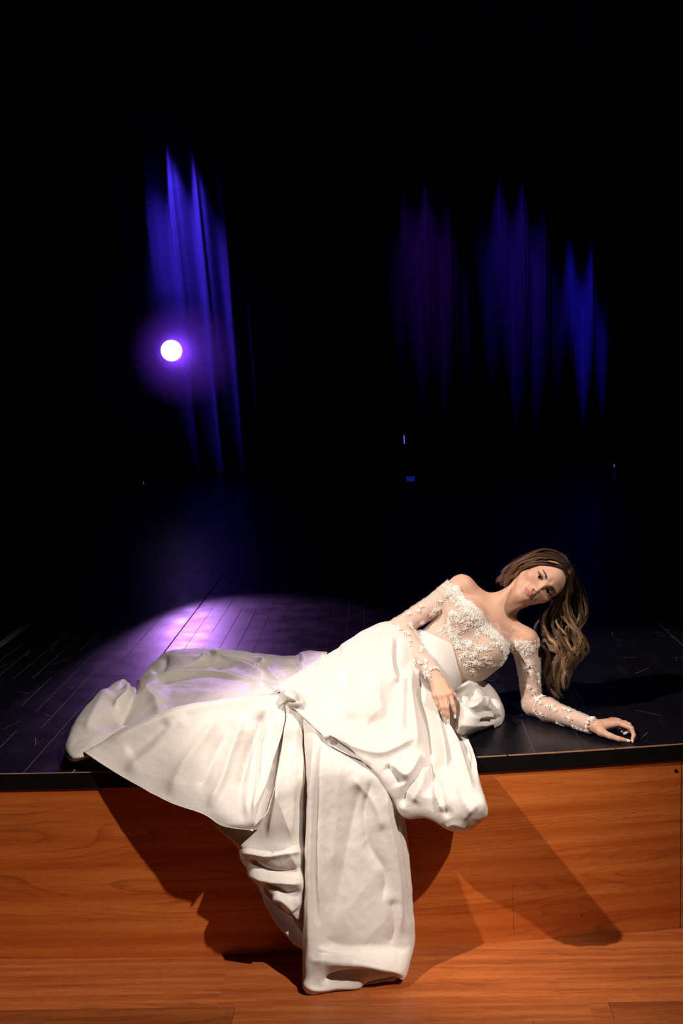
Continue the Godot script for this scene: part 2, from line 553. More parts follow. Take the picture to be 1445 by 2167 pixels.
# ==================================================================== back of the stage
func build_back_stage() -> void:
	# velvet curtain in irregular folds
	var velvet := paint("dark_velvet", Color(0.40, 0.39, 0.43), 0.9, 0.2)
	velvet.rim_enabled = true
	velvet.rim = 0.5
	velvet.rim_tint = 0.5
	var pos := PackedVector3Array()
	var nrm := PackedVector3Array()
	var idx := PackedInt32Array()
	var phase := PackedFloat32Array()
	var amp := PackedFloat32Array()
	var nx := 900
	var ny := 36
	var wave := FastNoiseLite.new()
	wave.seed = 5
	wave.frequency = 0.55
	var ph_ := 0.0
	for i in nx + 1:
		var x := lerpf(-6.2, 5.6, float(i) / nx)
		var f := 21.0 + 9.0 * wave.get_noise_1d(x * 2.2)
		ph_ += f * 11.8 / nx
		phase.append(ph_)
		amp.append(0.11 + 0.07 * wave.get_noise_1d(x * 1.7 + 50.0))
	for j in ny + 1:
		var v := float(j) / ny
		var y := lerpf(STAGE + 0.02, 8.4, v)
		for i in nx + 1:
			var x := lerpf(-6.2, 5.6, float(i) / nx)
			var drift := wave.get_noise_2d(x * 1.1, y * 0.35) * 0.8
			var s := sin(phase[i] + drift)
			var a := amp[i] * lerpf(1.15, 0.8, v)
			var z := -10.35 + a * (s + 0.28 * sin(2.0 * (phase[i] + drift) + 0.7) + 0.12 * sin(3.1 * phase[i]))
			var lean := -0.06 * smoothstep(-1.0, -2.4, x) * (y - 2.0)      # the drape is drawn off to one side
			pos.append(Vector3(x + 0.03 * cos(phase[i] + drift) + lean, y, z))
			nrm.append(Vector3.BACK)
	for j in ny:
		for i in nx:
			var a := j * (nx + 1) + i
			idx.append_array([a, a + nx + 1, a + 1, a + 1, a + nx + 1, a + nx + 2])
	smooth(pos, nrm, idx)
	var cur := put("stage_curtain", mesh_of(pos, nrm, idx), velvet)
	cur.set_meta("label", "tall black velvet stage curtain hanging in deep folds, streaked with blue light")
	cur.set_meta("category", "curtain")
	# lamp whose beam crosses the stage towards the camera
	var at := Vector3(-2.304, 2.329, -8.0)
	var axis := Vector3(0.26451118, -0.04352862, 0.96339976)
	var black := paint("fixture_black", Color(0.03, 0.03, 0.035), 0.45)
	var violet := Color(0.80, 0.55, 1.0)
	var t := thing("moving_head_lamp", "black stage lamp shining bright violet white towards the audience on a tall stand", "stage light", aim(at, at + axis))
	var tip := Transform3D(Basis(Vector3.RIGHT, PI / 2), Vector3.ZERO)
	put("housing", lathe([Vector2(0.0, 0.38), Vector2(0.1, 0.38), Vector2(0.14, 0.33), Vector2(0.145, 0.1), Vector2(0.135, 0.0), Vector2(0.122, 0.0), Vector2(0.122, 0.06)], 36), black, t, tip)
	var lens := paint("lens_light", Color(1, 1, 1), 0.3)
	lens.emission_enabled = true
	lens.emission = Color(1.0, 0.93, 1.0)
	lens.emission_energy_multiplier = 3.0
	put("lens_light", lathe([Vector2(0.0, 0.008), Vector2(0.06, 0.012), Vector2(0.12, 0.03)], 36), lens, t, tip)
	var yoke := [Vector3(-0.17, 0.0, 0.18), Vector3(-0.17, -0.1, 0.18), Vector3(-0.15, -0.2, 0.18), Vector3(0, -0.22, 0.18), Vector3(0.15, -0.2, 0.18), Vector3(0.17, -0.1, 0.18), Vector3(0.17, 0.0, 0.18)]
	put("yoke", tube(yoke, 0.016, 8), black, t)
	var l := SpotLight3D.new()
	l.name = "beam"
	l.light_color = violet
	l.light_energy = 17.0
	l.light_size = 0.06
	l.spot_range = 25.0
	l.spot_attenuation = 2.0
	l.spot_angle = 13.9
	l.spot_angle_attenuation = 0.06
	l.shadow_enabled = true
	t.add_child(l)
	l.position = Vector3(0, 0, -0.02)
	var foot := at - axis * 0.18
	var stand := thing("lamp_stand", "black tripod stand holding the violet lamp in front of the curtain", "stand", Transform3D(Basis(), Vector3(foot.x, STAGE, foot.z)))
	put("pole", tube([Vector3(0, 0.12, 0), Vector3(0, foot.y - STAGE - 0.26, 0)], 0.018, 12), black, stand)
	put("collar", lathe([Vector2(0.0, 0.86), Vector2(0.03, 0.86), Vector2(0.03, 0.92), Vector2(0.0, 0.92)], 14), black, stand)
	for k in 3:
		var d := Vector3(cos(TAU * k / 3.0 + 0.5), 0, sin(TAU * k / 3.0 + 0.5))
		put("leg", tube([Vector3(0, 0.55, 0), d * 0.5 + Vector3.UP * 0.014], 0.012, 8), black, stand)
		put("brace", tube([Vector3(0, 0.16, 0), d * 0.28 + Vector3.UP * 0.25], 0.008, 6), black, stand)
	# blue lanterns hung over the stage, grazing down the curtain
	lantern(Vector3(-2.85, 7.7, -8.75), pz(402, 560, -10.38), Color(0.30, 0.20, 1.0), 240.0, 8.0, 1.0, "black lantern hung high above the violet lamp, washing the curtain blue")
	lantern(Vector3(0.35, 7.7, -8.3), pz(905, 590, -10.38), Color(0.45, 0.12, 0.9), 13.0, 6.6, 1.0, "black lantern hung high in the middle, faintly washing the curtain purple")
	lantern(Vector3(1.4, 7.7, -8.3), pz(1095, 590, -10.38), Color(0.32, 0.14, 1.0), 22.0, 6.6, 1.0, "black lantern hung high off the middle, washing the curtain dim indigo")
	lantern(Vector3(2.2, 7.7, -8.5), pz(1232, 670, -10.38), Color(0.18, 0.14, 1.0), 75.0, 3.4, 1.0, "black lantern hung high at the curtain end, throwing one narrow blue patch")
	# small box with a glow added to its face and a thin stand beside it
	var bp := ph(868, 1019, 0.0)
	var bx := thing("power_box", "small dark box with a dim blue glow added to its face on the stage", "box", Transform3D(Basis(), bp))
	put("case", block(Vector3(0.125, 0.075, 0.1), 0.006), black, bx, Transform3D(Basis(), Vector3(0, 0.0375, 0)))
	var added_glow := paint("added_blue_glow", Color(0.05, 0.06, 0.12), 0.3)  # emission added so the box face reads blue, not a real display
	added_glow.emission_enabled = true
	added_glow.emission = Color(0.1, 0.16, 0.62)
	added_glow.emission_energy_multiplier = 0.35
	put("added_face_glow", block(Vector3(0.108, 0.055, 0.004), 0.001), added_glow, bx, Transform3D(Basis(), Vector3(0, 0.038, 0.051)))
	var chrome := metal("chrome", Color(0.85, 0.85, 0.9), 0.15)
	mic_stand(ph(858, 1024, 0.0), 0.62, 0.0, "slim chrome microphone stand by the small dark box", chrome, black)
	mic_stand(ph(305, 1046, 0.0), 0.2, 0.5, "low chrome stand on the stage below the violet lamp", chrome, black)
	mic_stand(ph(1300, 998, 0.0), 0.14, -0.4, "low chrome stand on the dark stage in front of the curtain end", chrome, black)
	# theatre haze hanging round the lamp
	for h in [[1.3, 0.38, 0.5], [3.4, 0.26, 0.7]]:
		var fog := FogVolume.new()
		fog.name = "haze"
		fog.shape = RenderingServer.FOG_VOLUME_SHAPE_ELLIPSOID
		fog.size = Vector3.ONE * float(h[0])
		var fm := FogMaterial.new()
		fm.density = h[1]
		fm.albedo = Color(0.6, 0.42, 0.95)
		fog.material = fm
		add_child(fog, true)
		fog.position = at + axis * (float(h[2]) * 0.6)
		fog.set_meta("kind", "stuff")
		fog.set_meta("label", "thin violet stage haze glowing around the lamp")
		fog.set_meta("category", "haze")
		fog.set_meta("group", "stage haze")


func mic_stand(at: Vector3, tall: float, turn: float, label: String, chrome: Material, black: Material) -> void:
	var t := thing("microphone_stand", label, "stand", Transform3D(Basis(Vector3.UP, turn), at))
	put("base", lathe([Vector2(0.12, 0.0), Vector2(0.12, 0.012), Vector2(0.1, 0.022), Vector2(0.02, 0.03), Vector2(0.0, 0.03)], 24), black, t)
	put("pole", tube([Vector3(0, 0.02, 0), Vector3(0, tall, 0)], 0.008, 10), chrome, t)
	put("clutch", lathe([Vector2(0.0, tall * 0.55), Vector2(0.016, tall * 0.55), Vector2(0.016, tall * 0.55 + 0.05), Vector2(0.0, tall * 0.55 + 0.05)], 12), black, t)
	var added_glow := paint("painted_glint", Color(0.2, 0.2, 0.3), 0.3)  # glowing strip painted in for a glint on the stand, no real lamp
	added_glow.emission_enabled = true
	added_glow.emission = Color(0.45, 0.45, 1.0)
	added_glow.emission_energy_multiplier = 0.8
	var glint_length := 0.1 if tall > 0.4 else 0.03
	put("painted_glint", tube([Vector3(0, tall - 0.05 - glint_length, 0.011), Vector3(0, tall - 0.05, 0.011)], 0.006, 8), added_glow, t)
	put("boom", tube([Vector3(-0.16, tall - 0.04, 0.02), Vector3(0.2, tall + 0.06, 0.06)], 0.006, 8), chrome, t)


# area weighted vertex normals; faces run clockwise seen from outside
func smooth(pos: PackedVector3Array, nrm: PackedVector3Array, idx: PackedInt32Array) -> void:
	for i in nrm.size():
		nrm[i] = Vector3.ZERO
	for i in range(0, idx.size(), 3):
		var a := idx[i]
		var b := idx[i + 1]
		var c := idx[i + 2]
		var n := (pos[c] - pos[a]).cross(pos[b] - pos[a])
		nrm[a] += n
		nrm[b] += n
		nrm[c] += n
	for i in nrm.size():
		nrm[i] = nrm[i].normalized()


# ==================================================================== the woman
var torso_b := Basis()
var torso_o := Vector3()
var spine: Array = []            # rows of [y, centre x, half width, half depth, forward shift] in torso axes
var arms: Array = []             # per side: [shoulder, elbow, wrist]
var legs: Array = []
var neck: Array = []
var head_b := Basis()
var head_o := Vector3()
var hands: Array = []            # per side: [bones, box low, box high]


func smin(a: float, b: float, k: float) -> float:
	var h := maxf(k - absf(a - b), 0.0) / k
	return minf(a, b) - h * h * k * 0.25


func smax(a: float, b: float, k: float) -> float:
	return -smin(-a, -b, k)


func bone(p: Vector3, a: Vector3, b: Vector3, ra: float, rb: float) -> float:
	var ab := b - a
	var t := clampf((p - a).dot(ab) / ab.length_squared(), 0.0, 1.0)
	return p.distance_to(a + ab * t) - lerpf(ra, rb, t)


func blob(p: Vector3, c: Vector3, r: Vector3) -> float:
	var q := (p - c) / r
	var l := q.length()
	if l < 1e-5:
		return -minf(r.x, minf(r.y, r.z))
	return l * (l - 1.0) / (q / r).length()


func lay_skeleton() -> void:
	var s0 := pz(852, 1437, -0.40)
	var s3 := pz(1054, 1289, -0.50)
	var rs := pz(977, 1243, -0.50)
	var ls := pz(1112, 1356, -0.46)
	var up := (s3 - s0).normalized()
	var left := (ls - rs)
	left = (left - up * left.dot(up)).normalized()
	torso_b = Basis(left, up, left.cross(up))
	torso_o = s0
	var c := []
	for q in [s0, pz(934, 1395, -0.43), pz(978, 1368, -0.455), pz(1010, 1335, -0.47), s3]:
		c.append(torso_b.transposed() * (q - torso_o))
	spine = [
		[c[0].y - 0.06, c[0].x, 0.16, 0.12, 0.0], [c[0].y + 0.02, c[0].x, 0.165, 0.12, 0.0], [c[1].y, c[1].x, 0.122, 0.088, 0.0],
		[c[2].y, c[2].x, 0.140, 0.095, 0.0], [c[3].y, c[3].x, 0.150, 0.098, 0.0], [c[4].y - 0.035, c[4].x, 0.115, 0.07, -0.01], [c[4].y + 0.015, c[4].x, 0.055, 0.045, -0.015]]
	arms = [[rs, pz(840, 1331, -0.43), pz(921, 1434, -0.215)], [ls, pz(1126, 1490, -0.425), ph(1262, 1538, 0.036)]]
	legs = [[Vector3(-0.03, 0.87, -0.38), Vector3(-0.40, 0.775, -0.22), Vector3(-0.90, 0.73, -0.13), Vector3(-0.98, 0.722, -0.11)], [Vector3(0.06, 0.81, -0.33), Vector3(-0.34, 0.75, -0.15), Vector3(-0.84, 0.725, -0.07), Vector3(-0.93, 0.72, -0.05)]]
	# head: turned towards the camera, tipped over to her left
	var mid := pz(1152, 1237, -0.40)
	var f := (EYE - mid).normalized()
	var u := view.x * 0.885 + view.y * 0.465
	u = (u - f * u.dot(f)).normalized()
	var l := u.cross(f)
	f = (f * cos(0.2) + l * sin(0.2) + u * 0.04).normalized()
	l = u.cross(f).normalized()
	u = f.cross(l).normalized()
	head_b = Basis(l, u, f)
	head_o = mid - f * 0.078 - u * 0.002
	neck = [torso_o + torso_b * Vector3(c[4].x, c[4].y - 0.02, -0.02), head_o + head_b * Vector3(0, -0.045, -0.028)]
	# hands: chains of finger joints
	var rw: Vector3 = arms[0][2]
	var lw: Vector3 = arms[1][2]
	var r_f := [
		[pz(951, 1467, -0.150), pz(958, 1490, -0.130), pz(961, 1503, -0.126), pz(962, 1514, -0.127)],
		[pz(940, 1471, -0.143), pz(945, 1497, -0.118), pz(947, 1512, -0.115), pz(948, 1523, -0.116)],
		[pz(929, 1473, -0.146), pz(935, 1496, -0.124), pz(939, 1508, -0.120), pz(942, 1518, -0.120)],
		[pz(919, 1472, -0.156), pz(925, 1490, -0.140), pz(930, 1500, -0.135), pz(934, 1508, -0.133)]]
	var r_t := [pz(936, 1447, -0.183), pz(953, 1463, -0.178), pz(961, 1472, -0.173), pz(967, 1478, -0.170)]
	var l_f := [
		[ph(1310, 1531, 0.048), ph(1336, 1541, 0.042), ph(1341, 1556, 0.022), ph(1337, 1567, 0.009)],
		[ph(1308, 1527, 0.046), ph(1331, 1534, 0.038), ph(1334, 1546, 0.02), ph(1324, 1551, 0.012)],
		[ph(1302, 1525, 0.042), ph(1324, 1530, 0.034), ph(1327, 1541, 0.017), ph(1317, 1547, 0.01)],
		[ph(1294, 1524, 0.038), ph(1312, 1528, 0.03), ph(1316, 1537, 0.015), ph(1309, 1543, 0.01)]]
	var l_t := [ph(1272, 1549, 0.026), ph(1292, 1558, 0.02), ph(1310, 1564, 0.014), ph(1327, 1567, 0.010)]
	hands = []
	for h in [[rw, r_f, r_t], [lw, l_f, l_t]]:
		var bones := []
		var w: Vector3 = h[0]
		for k in 4:
			var j: Array = h[1][k]
			var thin: float = [1.0, 1.03, 0.97, 0.86][k]
			bones.append([w.lerp(j[0], 0.12), j[0], 0.0165, 0.0112 * thin, 0.014])
			bones.append([j[0], j[1], 0.0098 * thin, 0.0083 * thin, 0.006])
			bones.append([j[1], j[2], 0.0083 * thin, 0.0074 * thin, 0.003])
			bones.append([j[2], j[3], 0.0074 * thin, 0.0055 * thin, 0.003])
		bones.append([w, h[2][0], 0.018, 0.014, 0.014])
		bones.append([h[2][0], h[2][1], 0.014, 0.0105, 0.01])
		bones.append([h[2][1], h[2][2], 0.0105, 0.009, 0.005])
		bones.append([h[2][2], h[2][3], 0.009, 0.0062, 0.004])
		var lo := w
		var hi := w
		for b in bones:
			for q in 2:
				lo = lo.min(b[q])
				hi = hi.max(b[q])
		hands.append([bones, lo - Vector3.ONE * 0.028, hi + Vector3.ONE * 0.028, h[1], h[2]])


func sdf_torso(p: Vector3) -> float:
	var q := torso_b.transposed() * (p - torso_o)
	var n := spine.size()
	var i := 0
	while i < n - 2 and q.y > spine[i + 1][0]:
		i += 1
	var a: Array = spine[i]
	var b: Array = spine[i + 1]
	var t := clampf((q.y - a[0]) / (b[0] - a[0]), 0.0, 1.0)
	t = t * t * (3.0 - 2.0 * t) * 0.5 + t * 0.5
	var w := lerpf(a[2], b[2], t)
	var dp := lerpf(a[3], b[3], t)
	var e := Vector2((q.x - lerpf(a[1], b[1], t)) / w, (q.z - lerpf(a[4], b[4], t)) / dp)
	var d := (e.length() - 1.0) * minf(w, dp)
	var over := maxf(spine[0][0] - q.y, q.y - spine[n - 1][0])
	d = smax(d, over, 0.05)
	# bust
	var by: float = spine[4][0] - 0.012
	var bxc: float = spine[4][1]
	d = smin(d, blob(q, Vector3(bxc - 0.072, by, 0.062), Vector3(0.062, 0.062, 0.058)), 0.045)
	d = smin(d, blob(q, Vector3(bxc + 0.072, by - 0.005, 0.062), Vector3(0.062, 0.062, 0.058)), 0.045)
	return d


func sdf_shoulders(p: Vector3, d0: float) -> float:
	var d := d0
	var top: Vector3 = neck[0]
	for s in 2:
		var sh: Vector3 = arms[s][0]
		d = smin(d, bone(p, top.lerp(sh, 0.12), sh, 0.036, 0.042), 0.04)
		var notch := top + torso_b * Vector3(0.0, -0.012, 0.058)
		d = smin(d, bone(p, notch + (sh - notch) * 0.1, sh + torso_b * Vector3(0, 0.012, 0.03), 0.0095, 0.011), 0.016)
		d = smin(d, bone(p, sh, arms[s][0].lerp(arms[s][1], 0.35), 0.045, 0.04), 0.03)
	d = smin(d, bone(p, neck[0], neck[1], 0.052, 0.047), 0.045)
	for s in [-1.0, 1.0]:
		var m := head_o + head_b * Vector3(s * 0.055, -0.045, -0.015)
		d = smin(d, bone(p, m, neck[0] + torso_b * Vector3(s * 0.012, -0.01, 0.05), 0.012, 0.0085), 0.016)
	return d


func sdf_arm(p: Vector3, s: int) -> float:
	var a: Array = arms[s]
	var d := bone(p, a[0], a[1], 0.043, 0.034)
	var belly: Vector3 = a[1].lerp(a[2], 0.25)
	d = smin(d, bone(p, a[1], belly, 0.033, 0.037), 0.02)
	d = smin(d, bone(p, belly, a[2], 0.037, 0.0215), 0.02)
	return d


func sdf_hand(p: Vector3, s: int) -> float:
	var d := 1e3
	for b in hands[s][0]:
		d = smin(d, bone(p, b[0], b[1], b[2], b[3]), b[4])
	return d


func sdf_head(w: Vector3) -> float:
	var p := head_b.transposed() * (w - head_o)
	var x := absf(p.x)
	var q := Vector3(x, p.y, p.z)
	var d := blob(p, Vector3(0, 0.032, -0.012), Vector3(0.0735, 0.082, 0.093))
	d = smin(d, blob(p, Vector3(0, -0.03, 0.018), Vector3(0.0605, 0.078, 0.064)), 0.03)
	d = smin(d, bone(q, Vector3(0.052, -0.04, 0.0), Vector3(0.012, -0.094, 0.056), 0.013, 0.013), 0.03)
	d = smin(d, blob(p, Vector3(0, -0.094, 0.06), Vector3(0.019, 0.017, 0.019)), 0.022)
	if p.z > 0.02 and absf(d) < 0.035:
		d = smin(d, blob(q, Vector3(0.041, -0.024, 0.053), Vector3(0.022, 0.017, 0.02)), 0.025)
		d = smin(d, bone(q, Vector3(0.012, 0.02, 0.079), Vector3(0.044, 0.022, 0.058), 0.007, 0.006), 0.02)
		if p.y > -0.025:
			# eye sockets, then the lids over the eyeballs
			d = smax(d, -blob(q, Vector3(0.032, 0.001, 0.092), Vector3(0.0175, 0.0125, 0.017)), 0.016)
			var eye := Vector3(0.0315, 0.0, 0.0655)
			d = smin(d, q.distance_to(eye) - 0.0142, 0.006)
			var slit := blob(q, Vector3(0.0325, -0.0014 + (x - 0.032) * 0.13, 0.083), Vector3(0.0152, 0.0050, 0.012))
			d = smax(d, -slit, 0.002)
		if x < 0.04:
			# nose
			d = smin(d, bone(p, Vector3(0, 0.014, 0.080), Vector3(0, -0.031, 0.1020), 0.0052, 0.0062), 0.014)
			d = smin(d, blob(p, Vector3(0, -0.034, 0.1025), Vector3(0.0075, 0.0068, 0.0080)), 0.008)
			d = smin(d, blob(q, Vector3(0.0090, -0.0370, 0.0900), Vector3(0.0052, 0.0054, 0.0085)), 0.007)
			d = smax(d, -blob(q, Vector3(0.0052, -0.0418, 0.0955), Vector3(0.0026, 0.003, 0.0045)), 0.002)
			# mouth
			d = smin(d, blob(p, Vector3(0, -0.063, 0.071), Vector3(0.03, 0.02, 0.016)), 0.02)
			d = smin(d, bone(q, Vector3(0.006, -0.0600, 0.0862), Vector3(0.0265, -0.0645, 0.0745), 0.0034, 0.0018), 0.005)
			d = smin(d, bone(q, Vector3(0.0, -0.0688, 0.0858), Vector3(0.022, -0.0662, 0.0760), 0.0046, 0.0020), 0.005)
			d = smax(d, -bone(q, Vector3(0.0, -0.0642, 0.0926), Vector3(0.024, -0.0646, 0.0812), 0.0013, 0.0008), 0.002)
			d = smax(d, -blob(p, Vector3(0, -0.0805, 0.093), Vector3(0.014, 0.0045, 0.007)), 0.008)
	# ears
	if x > 0.045:
		d = smin(d, blob(q, Vector3(0.0735, -0.008, -0.008), Vector3(0.007, 0.026, 0.015)), 0.006)
		d = smin(d, blob(q, Vector3(0.071, -0.034, -0.002), Vector3(0.005, 0.008, 0.006)), 0.006)
	return d


func sdf_body(p: Vector3) -> float:
	var d := sdf_shoulders(p, sdf_torso(p))
	if p.x < 0.35:
		for l in legs:
			d = smin(d, bone(p, l[0], l[1], 0.078, 0.052), 0.04)
			d = smin(d, bone(p, l[1], l[2], 0.052, 0.03), 0.02)
			d = smin(d, bone(p, l[2], l[3], 0.028, 0.022), 0.02)
	for s in 2:
		if p.distance_to(arms[s][1]) < 0.42 + d:
			d = minf(d, sdf_arm(p, s))
	if p.distance_squared_to(head_o) < 0.035:
		d = smin(d, sdf_head(p), 0.012)
	for s in 2:
		var w: Vector3 = arms[s][2]
		if p.distance_squared_to(w) < 0.05:
			d = smin(d, sdf_hand(p, s), 0.01)
	return d


# surface nets of a distance field; keep(p) drops faces
func nets(f: Callable, lo: Vector3, hi: Vector3, cell: float, keep: Callable, pos: PackedVector3Array, idx: PackedInt32Array, slack := 1.5) -> void:
	var nx := int(ceil((hi.x - lo.x) / cell / 4.0)) * 4
	var ny := int(ceil((hi.y - lo.y) / cell / 4.0)) * 4
	var nz := int(ceil((hi.z - lo.z) / cell / 4.0)) * 4
	var sx := 1
	var sy := nx + 1
	var sz := (nx + 1) * (ny + 1)
	var val := PackedFloat32Array()
	val.resize(sz * (nz + 1))
	val.fill(1e9)
	var vert := PackedInt32Array()
	vert.resize(sz * (nz + 1))
	vert.fill(-1)
	var blocks := PackedInt32Array()
	var reach := cell * 4.0 * 0.87 * slack
	for bz in range(0, nz, 4):
		for by in range(0, ny, 4):
			for bx in range(0, nx, 4):
				if absf(f.call(lo + Vector3(bx + 2, by + 2, bz + 2) * cell)) > reach:
					continue
				blocks.append_array([bx, by, bz])
				for z in 5:
					for y in 5:
						for x in 5:
							var at := (bx + x) + (by + y) * sy + (bz + z) * sz
							if val[at] > 1e8:
								val[at] = f.call(lo + Vector3(bx + x, by + y, bz + z) * cell)
	var off := PackedInt32Array([0, sx, sy, sx + sy, sz, sx + sz, sy + sz, sx + sy + sz])
	var edges := [[0, 1], [2, 3], [4, 5], [6, 7], [0, 2], [1, 3], [4, 6], [5, 7], [0, 4], [1, 5], [2, 6], [3, 7]]
	var cellsl := PackedInt32Array()
	for b in range(0, blocks.size(), 3):
		for z in 4:
			for y in 4:
				for x in 4:
					var cx := blocks[b] + x
					var cy := blocks[b + 1] + y
					var cz := blocks[b + 2] + z
					var at := cx + cy * sy + cz * sz
					var inside := 0
					for k in 8:
						if val[at + off[k]] < 0.0:
							inside += 1
					if inside == 0 or inside == 8:
						continue
					var sum := Vector3.ZERO
					var cnt := 0
					for e in edges:
						var va := val[at + off[e[0]]]
						var vb := val[at + off[e[1]]]
						if (va < 0.0) != (vb < 0.0):
							var t := va / (va - vb)
							var pa := Vector3(e[0] & 1, (e[0] >> 1) & 1, e[0] >> 2)
							var pb := Vector3(e[1] & 1, (e[1] >> 1) & 1, e[1] >> 2)
							sum += pa.lerp(pb, t)
							cnt += 1
					vert[at] = pos.size()
					pos.append(lo + (Vector3(cx, cy, cz) + sum / cnt) * cell)
					cellsl.append(at)
	for at in cellsl:
		var v0 := val[at]
		for ax in 3:
			var st: int = [sx, sy, sz][ax]
			var v1 := val[at + st]
			if (v0 < 0.0) == (v1 < 0.0):
				continue
			var s1: int = [sy, sz, sx][ax]
			var s2: int = [sz, sx, sy][ax]
			if at - s1 - s2 < 0:
				continue
			var a := vert[at]
			var b := vert[at - s1]
			var c := vert[at - s1 - s2]
			var d := vert[at - s2]
			if b < 0 or c < 0 or d < 0:
				continue
			if not keep.call((pos[a] + pos[c]) * 0.5):
				continue
			if v0 < 0.0:
				idx.append_array([a, c, b, a, d, c])
			else:
				idx.append_array([a, b, c, a, c, d])


func skin_color(p: Vector3) -> Color:
	var c := Color(0.62, 0.365, 0.26)
	var q := head_b.transposed() * (p - head_o)
	if q.length() < 0.16 and q.z > 0.0:
		var x := absf(q.x)
		# blush and eye shadow
		var blush := exp(-(Vector2(x - 0.047, q.y + 0.028) / 0.017).length_squared())
		c = c.lerp(Color(0.62, 0.26, 0.17), 0.5 * blush)
		var shade := exp(-(Vector2((x - 0.034) / 0.017, (q.y - 0.006) / 0.0085)).length_squared())
		c = c.lerp(Color(0.16, 0.065, 0.04), 0.78 * shade)
		var liner := exp(-pow((q.y - (0.0036 + (x - 0.032) * 0.16)) / 0.0016, 2.0)) * smoothstep(0.016, 0.021, x) * (1.0 - smoothstep(0.05, 0.054, x))
		c = c.lerp(Color(0.012, 0.008, 0.006), 0.9 * liner)
		# eyebrows
		var by := 0.0205 + 0.0055 * sin(clampf((x - 0.014) / 0.036, 0.0, 1.0) * 2.2) - 0.002
		var bw := lerpf(0.0042, 0.0018, clampf((x - 0.014) / 0.038, 0.0, 1.0))
		var brow := exp(-pow((q.y - by) / bw, 2.0)) * smoothstep(0.011, 0.015, x) * (1.0 - smoothstep(0.05, 0.054, x))
		c = c.lerp(Color(0.055, 0.024, 0.012), 0.85 * brow)
		# lips
		var lu := 0.0605 if x < 0.006 else 0.0605 + (x - 0.006) * 0.28
		var top := -(lu - 0.004 + (0.0012 if x < 0.003 else 0.0))
		var bot := -0.0742 + x * x * 12.0
		var lipm := smoothstep(top + 0.001, top - 0.001, q.y) * smoothstep(bot - 0.001, bot + 0.001, q.y) * (1.0 - smoothstep(0.0265, 0.029, x)) * smoothstep(0.062, 0.070, q.z)
		c = c.lerp(Color(0.46, 0.165, 0.13), 0.85 * lipm)
		var nost := exp(-(Vector2((x - 0.0058) / 0.0026, (q.y + 0.0415) / 0.0022)).length_squared()) * smoothstep(0.085, 0.09, q.z)
		c = c.lerp(Color(0.06, 0.02, 0.012), nost)
	return c


# torso axes
func tq(p: Vector3) -> Vector3:
	return torso_b.transposed() * (p - torso_o)


var neck_line: Array = []        # [x, y] in torso axes, from her right to her left
var sash_line: Array = []


func line_at(line: Array, x: float) -> float:
	if x <= line[0].x:
		return line[0].y
	for i in line.size() - 1:
		if x <= line[i + 1].x:
			return lerpf(line[i].y, line[i + 1].y, (x - line[i].x) / (line[i + 1].x - line[i].x))
	return line[line.size() - 1].y


func flat_line(pts: Array) -> Array:
	var o := []
	for q in pts:
		var t := tq(pz(q[0], q[1], q[2]))
		o.append(Vector2(t.x, t.y))
	o.sort_custom(func(a, b): return a.x < b.x)
	return o


func settle(p: Vector3, f: Callable, off: float, steps := 3) -> Vector3:      # onto the surface f = off
	for i in steps:
		var e := 0.002
		var d: float = f.call(p)
		var g := Vector3(f.call(p + Vector3(e, 0, 0)) - d, f.call(p + Vector3(0, e, 0)) - d, f.call(p + Vector3(0, 0, e)) - d) / e
		if g.length_squared() < 1e-6:
			break
		p -= g / maxf(g.length_squared(), 0.25) * (d - off)
	return p


func net_mesh(pos: PackedVector3Array, idx: PackedInt32Array, col := PackedColorArray()) -> ArrayMesh:
	var nrm := PackedVector3Array()
	nrm.resize(pos.size())
	smooth(pos, nrm, idx)
	return mesh_of(pos, nrm, idx, col)


func build_person() -> void:
	lay_skeleton()
	var person := thing("person", "woman with wavy brown hair in ivory lace wedding gown reclining on the stage edge", "person")
	person.position = Vector3.ZERO
	# ------------------------------------------------------------ body: one surface, finer at head and hands
	var skin := paint("skin", Color.WHITE, 0.48, 0.36)
	skin.vertex_color_use_as_albedo = true
	skin.subsurf_scatter_enabled = true
	skin.subsurf_scatter_strength = 0.06
	var pos := PackedVector3Array()
	var idx := PackedInt32Array()
	var boxes := [[head_o - Vector3.ONE * 0.136, head_o + Vector3.ONE * 0.136], [hands[0][1], hands[0][2]], [hands[1][1], hands[1][2]]]
	var shrink := Vector3.ONE * 0.012
	var outside := func(p: Vector3) -> bool:
		for b in boxes:
			var lo: Vector3 = b[0] + shrink
			var hi: Vector3 = b[1] - shrink
			if p.x > lo.x and p.y > lo.y and p.z > lo.z and p.x < hi.x and p.y < hi.y and p.z < hi.z:
				return false
		return true
	var all := func(_p: Vector3) -> bool: return true
	nets(sdf_body, Vector3(-0.25, 0.60, -0.72), Vector3(0.80, 1.30, -0.14), 0.0102, outside, pos, idx)
	nets(sdf_body, Vector3(-1.12, 0.66, -0.42), Vector3(-0.242, 0.98, 0.10), 0.017, outside, pos, idx)
	nets(sdf_body, boxes[0][0], boxes[0][1], 0.0026, all, pos, idx, 1.2)
	nets(sdf_body, boxes[1][0], boxes[1][1], 0.0028, all, pos, idx)
	nets(sdf_body, boxes[2][0], boxes[2][1], 0.0028, all, pos, idx)
	var col := PackedColorArray()
	col.resize(pos.size())
	for i in pos.size():
		col[i] = skin_color(pos[i])
	var body := put("body", net_mesh(pos, idx, col), skin, person)
	body.set_meta("label", "bare shoulders, face and hands")
	build_face(person)
	build_nails(person)
	build_bodice(person)
	build_hair(person)
	build_gown(person)


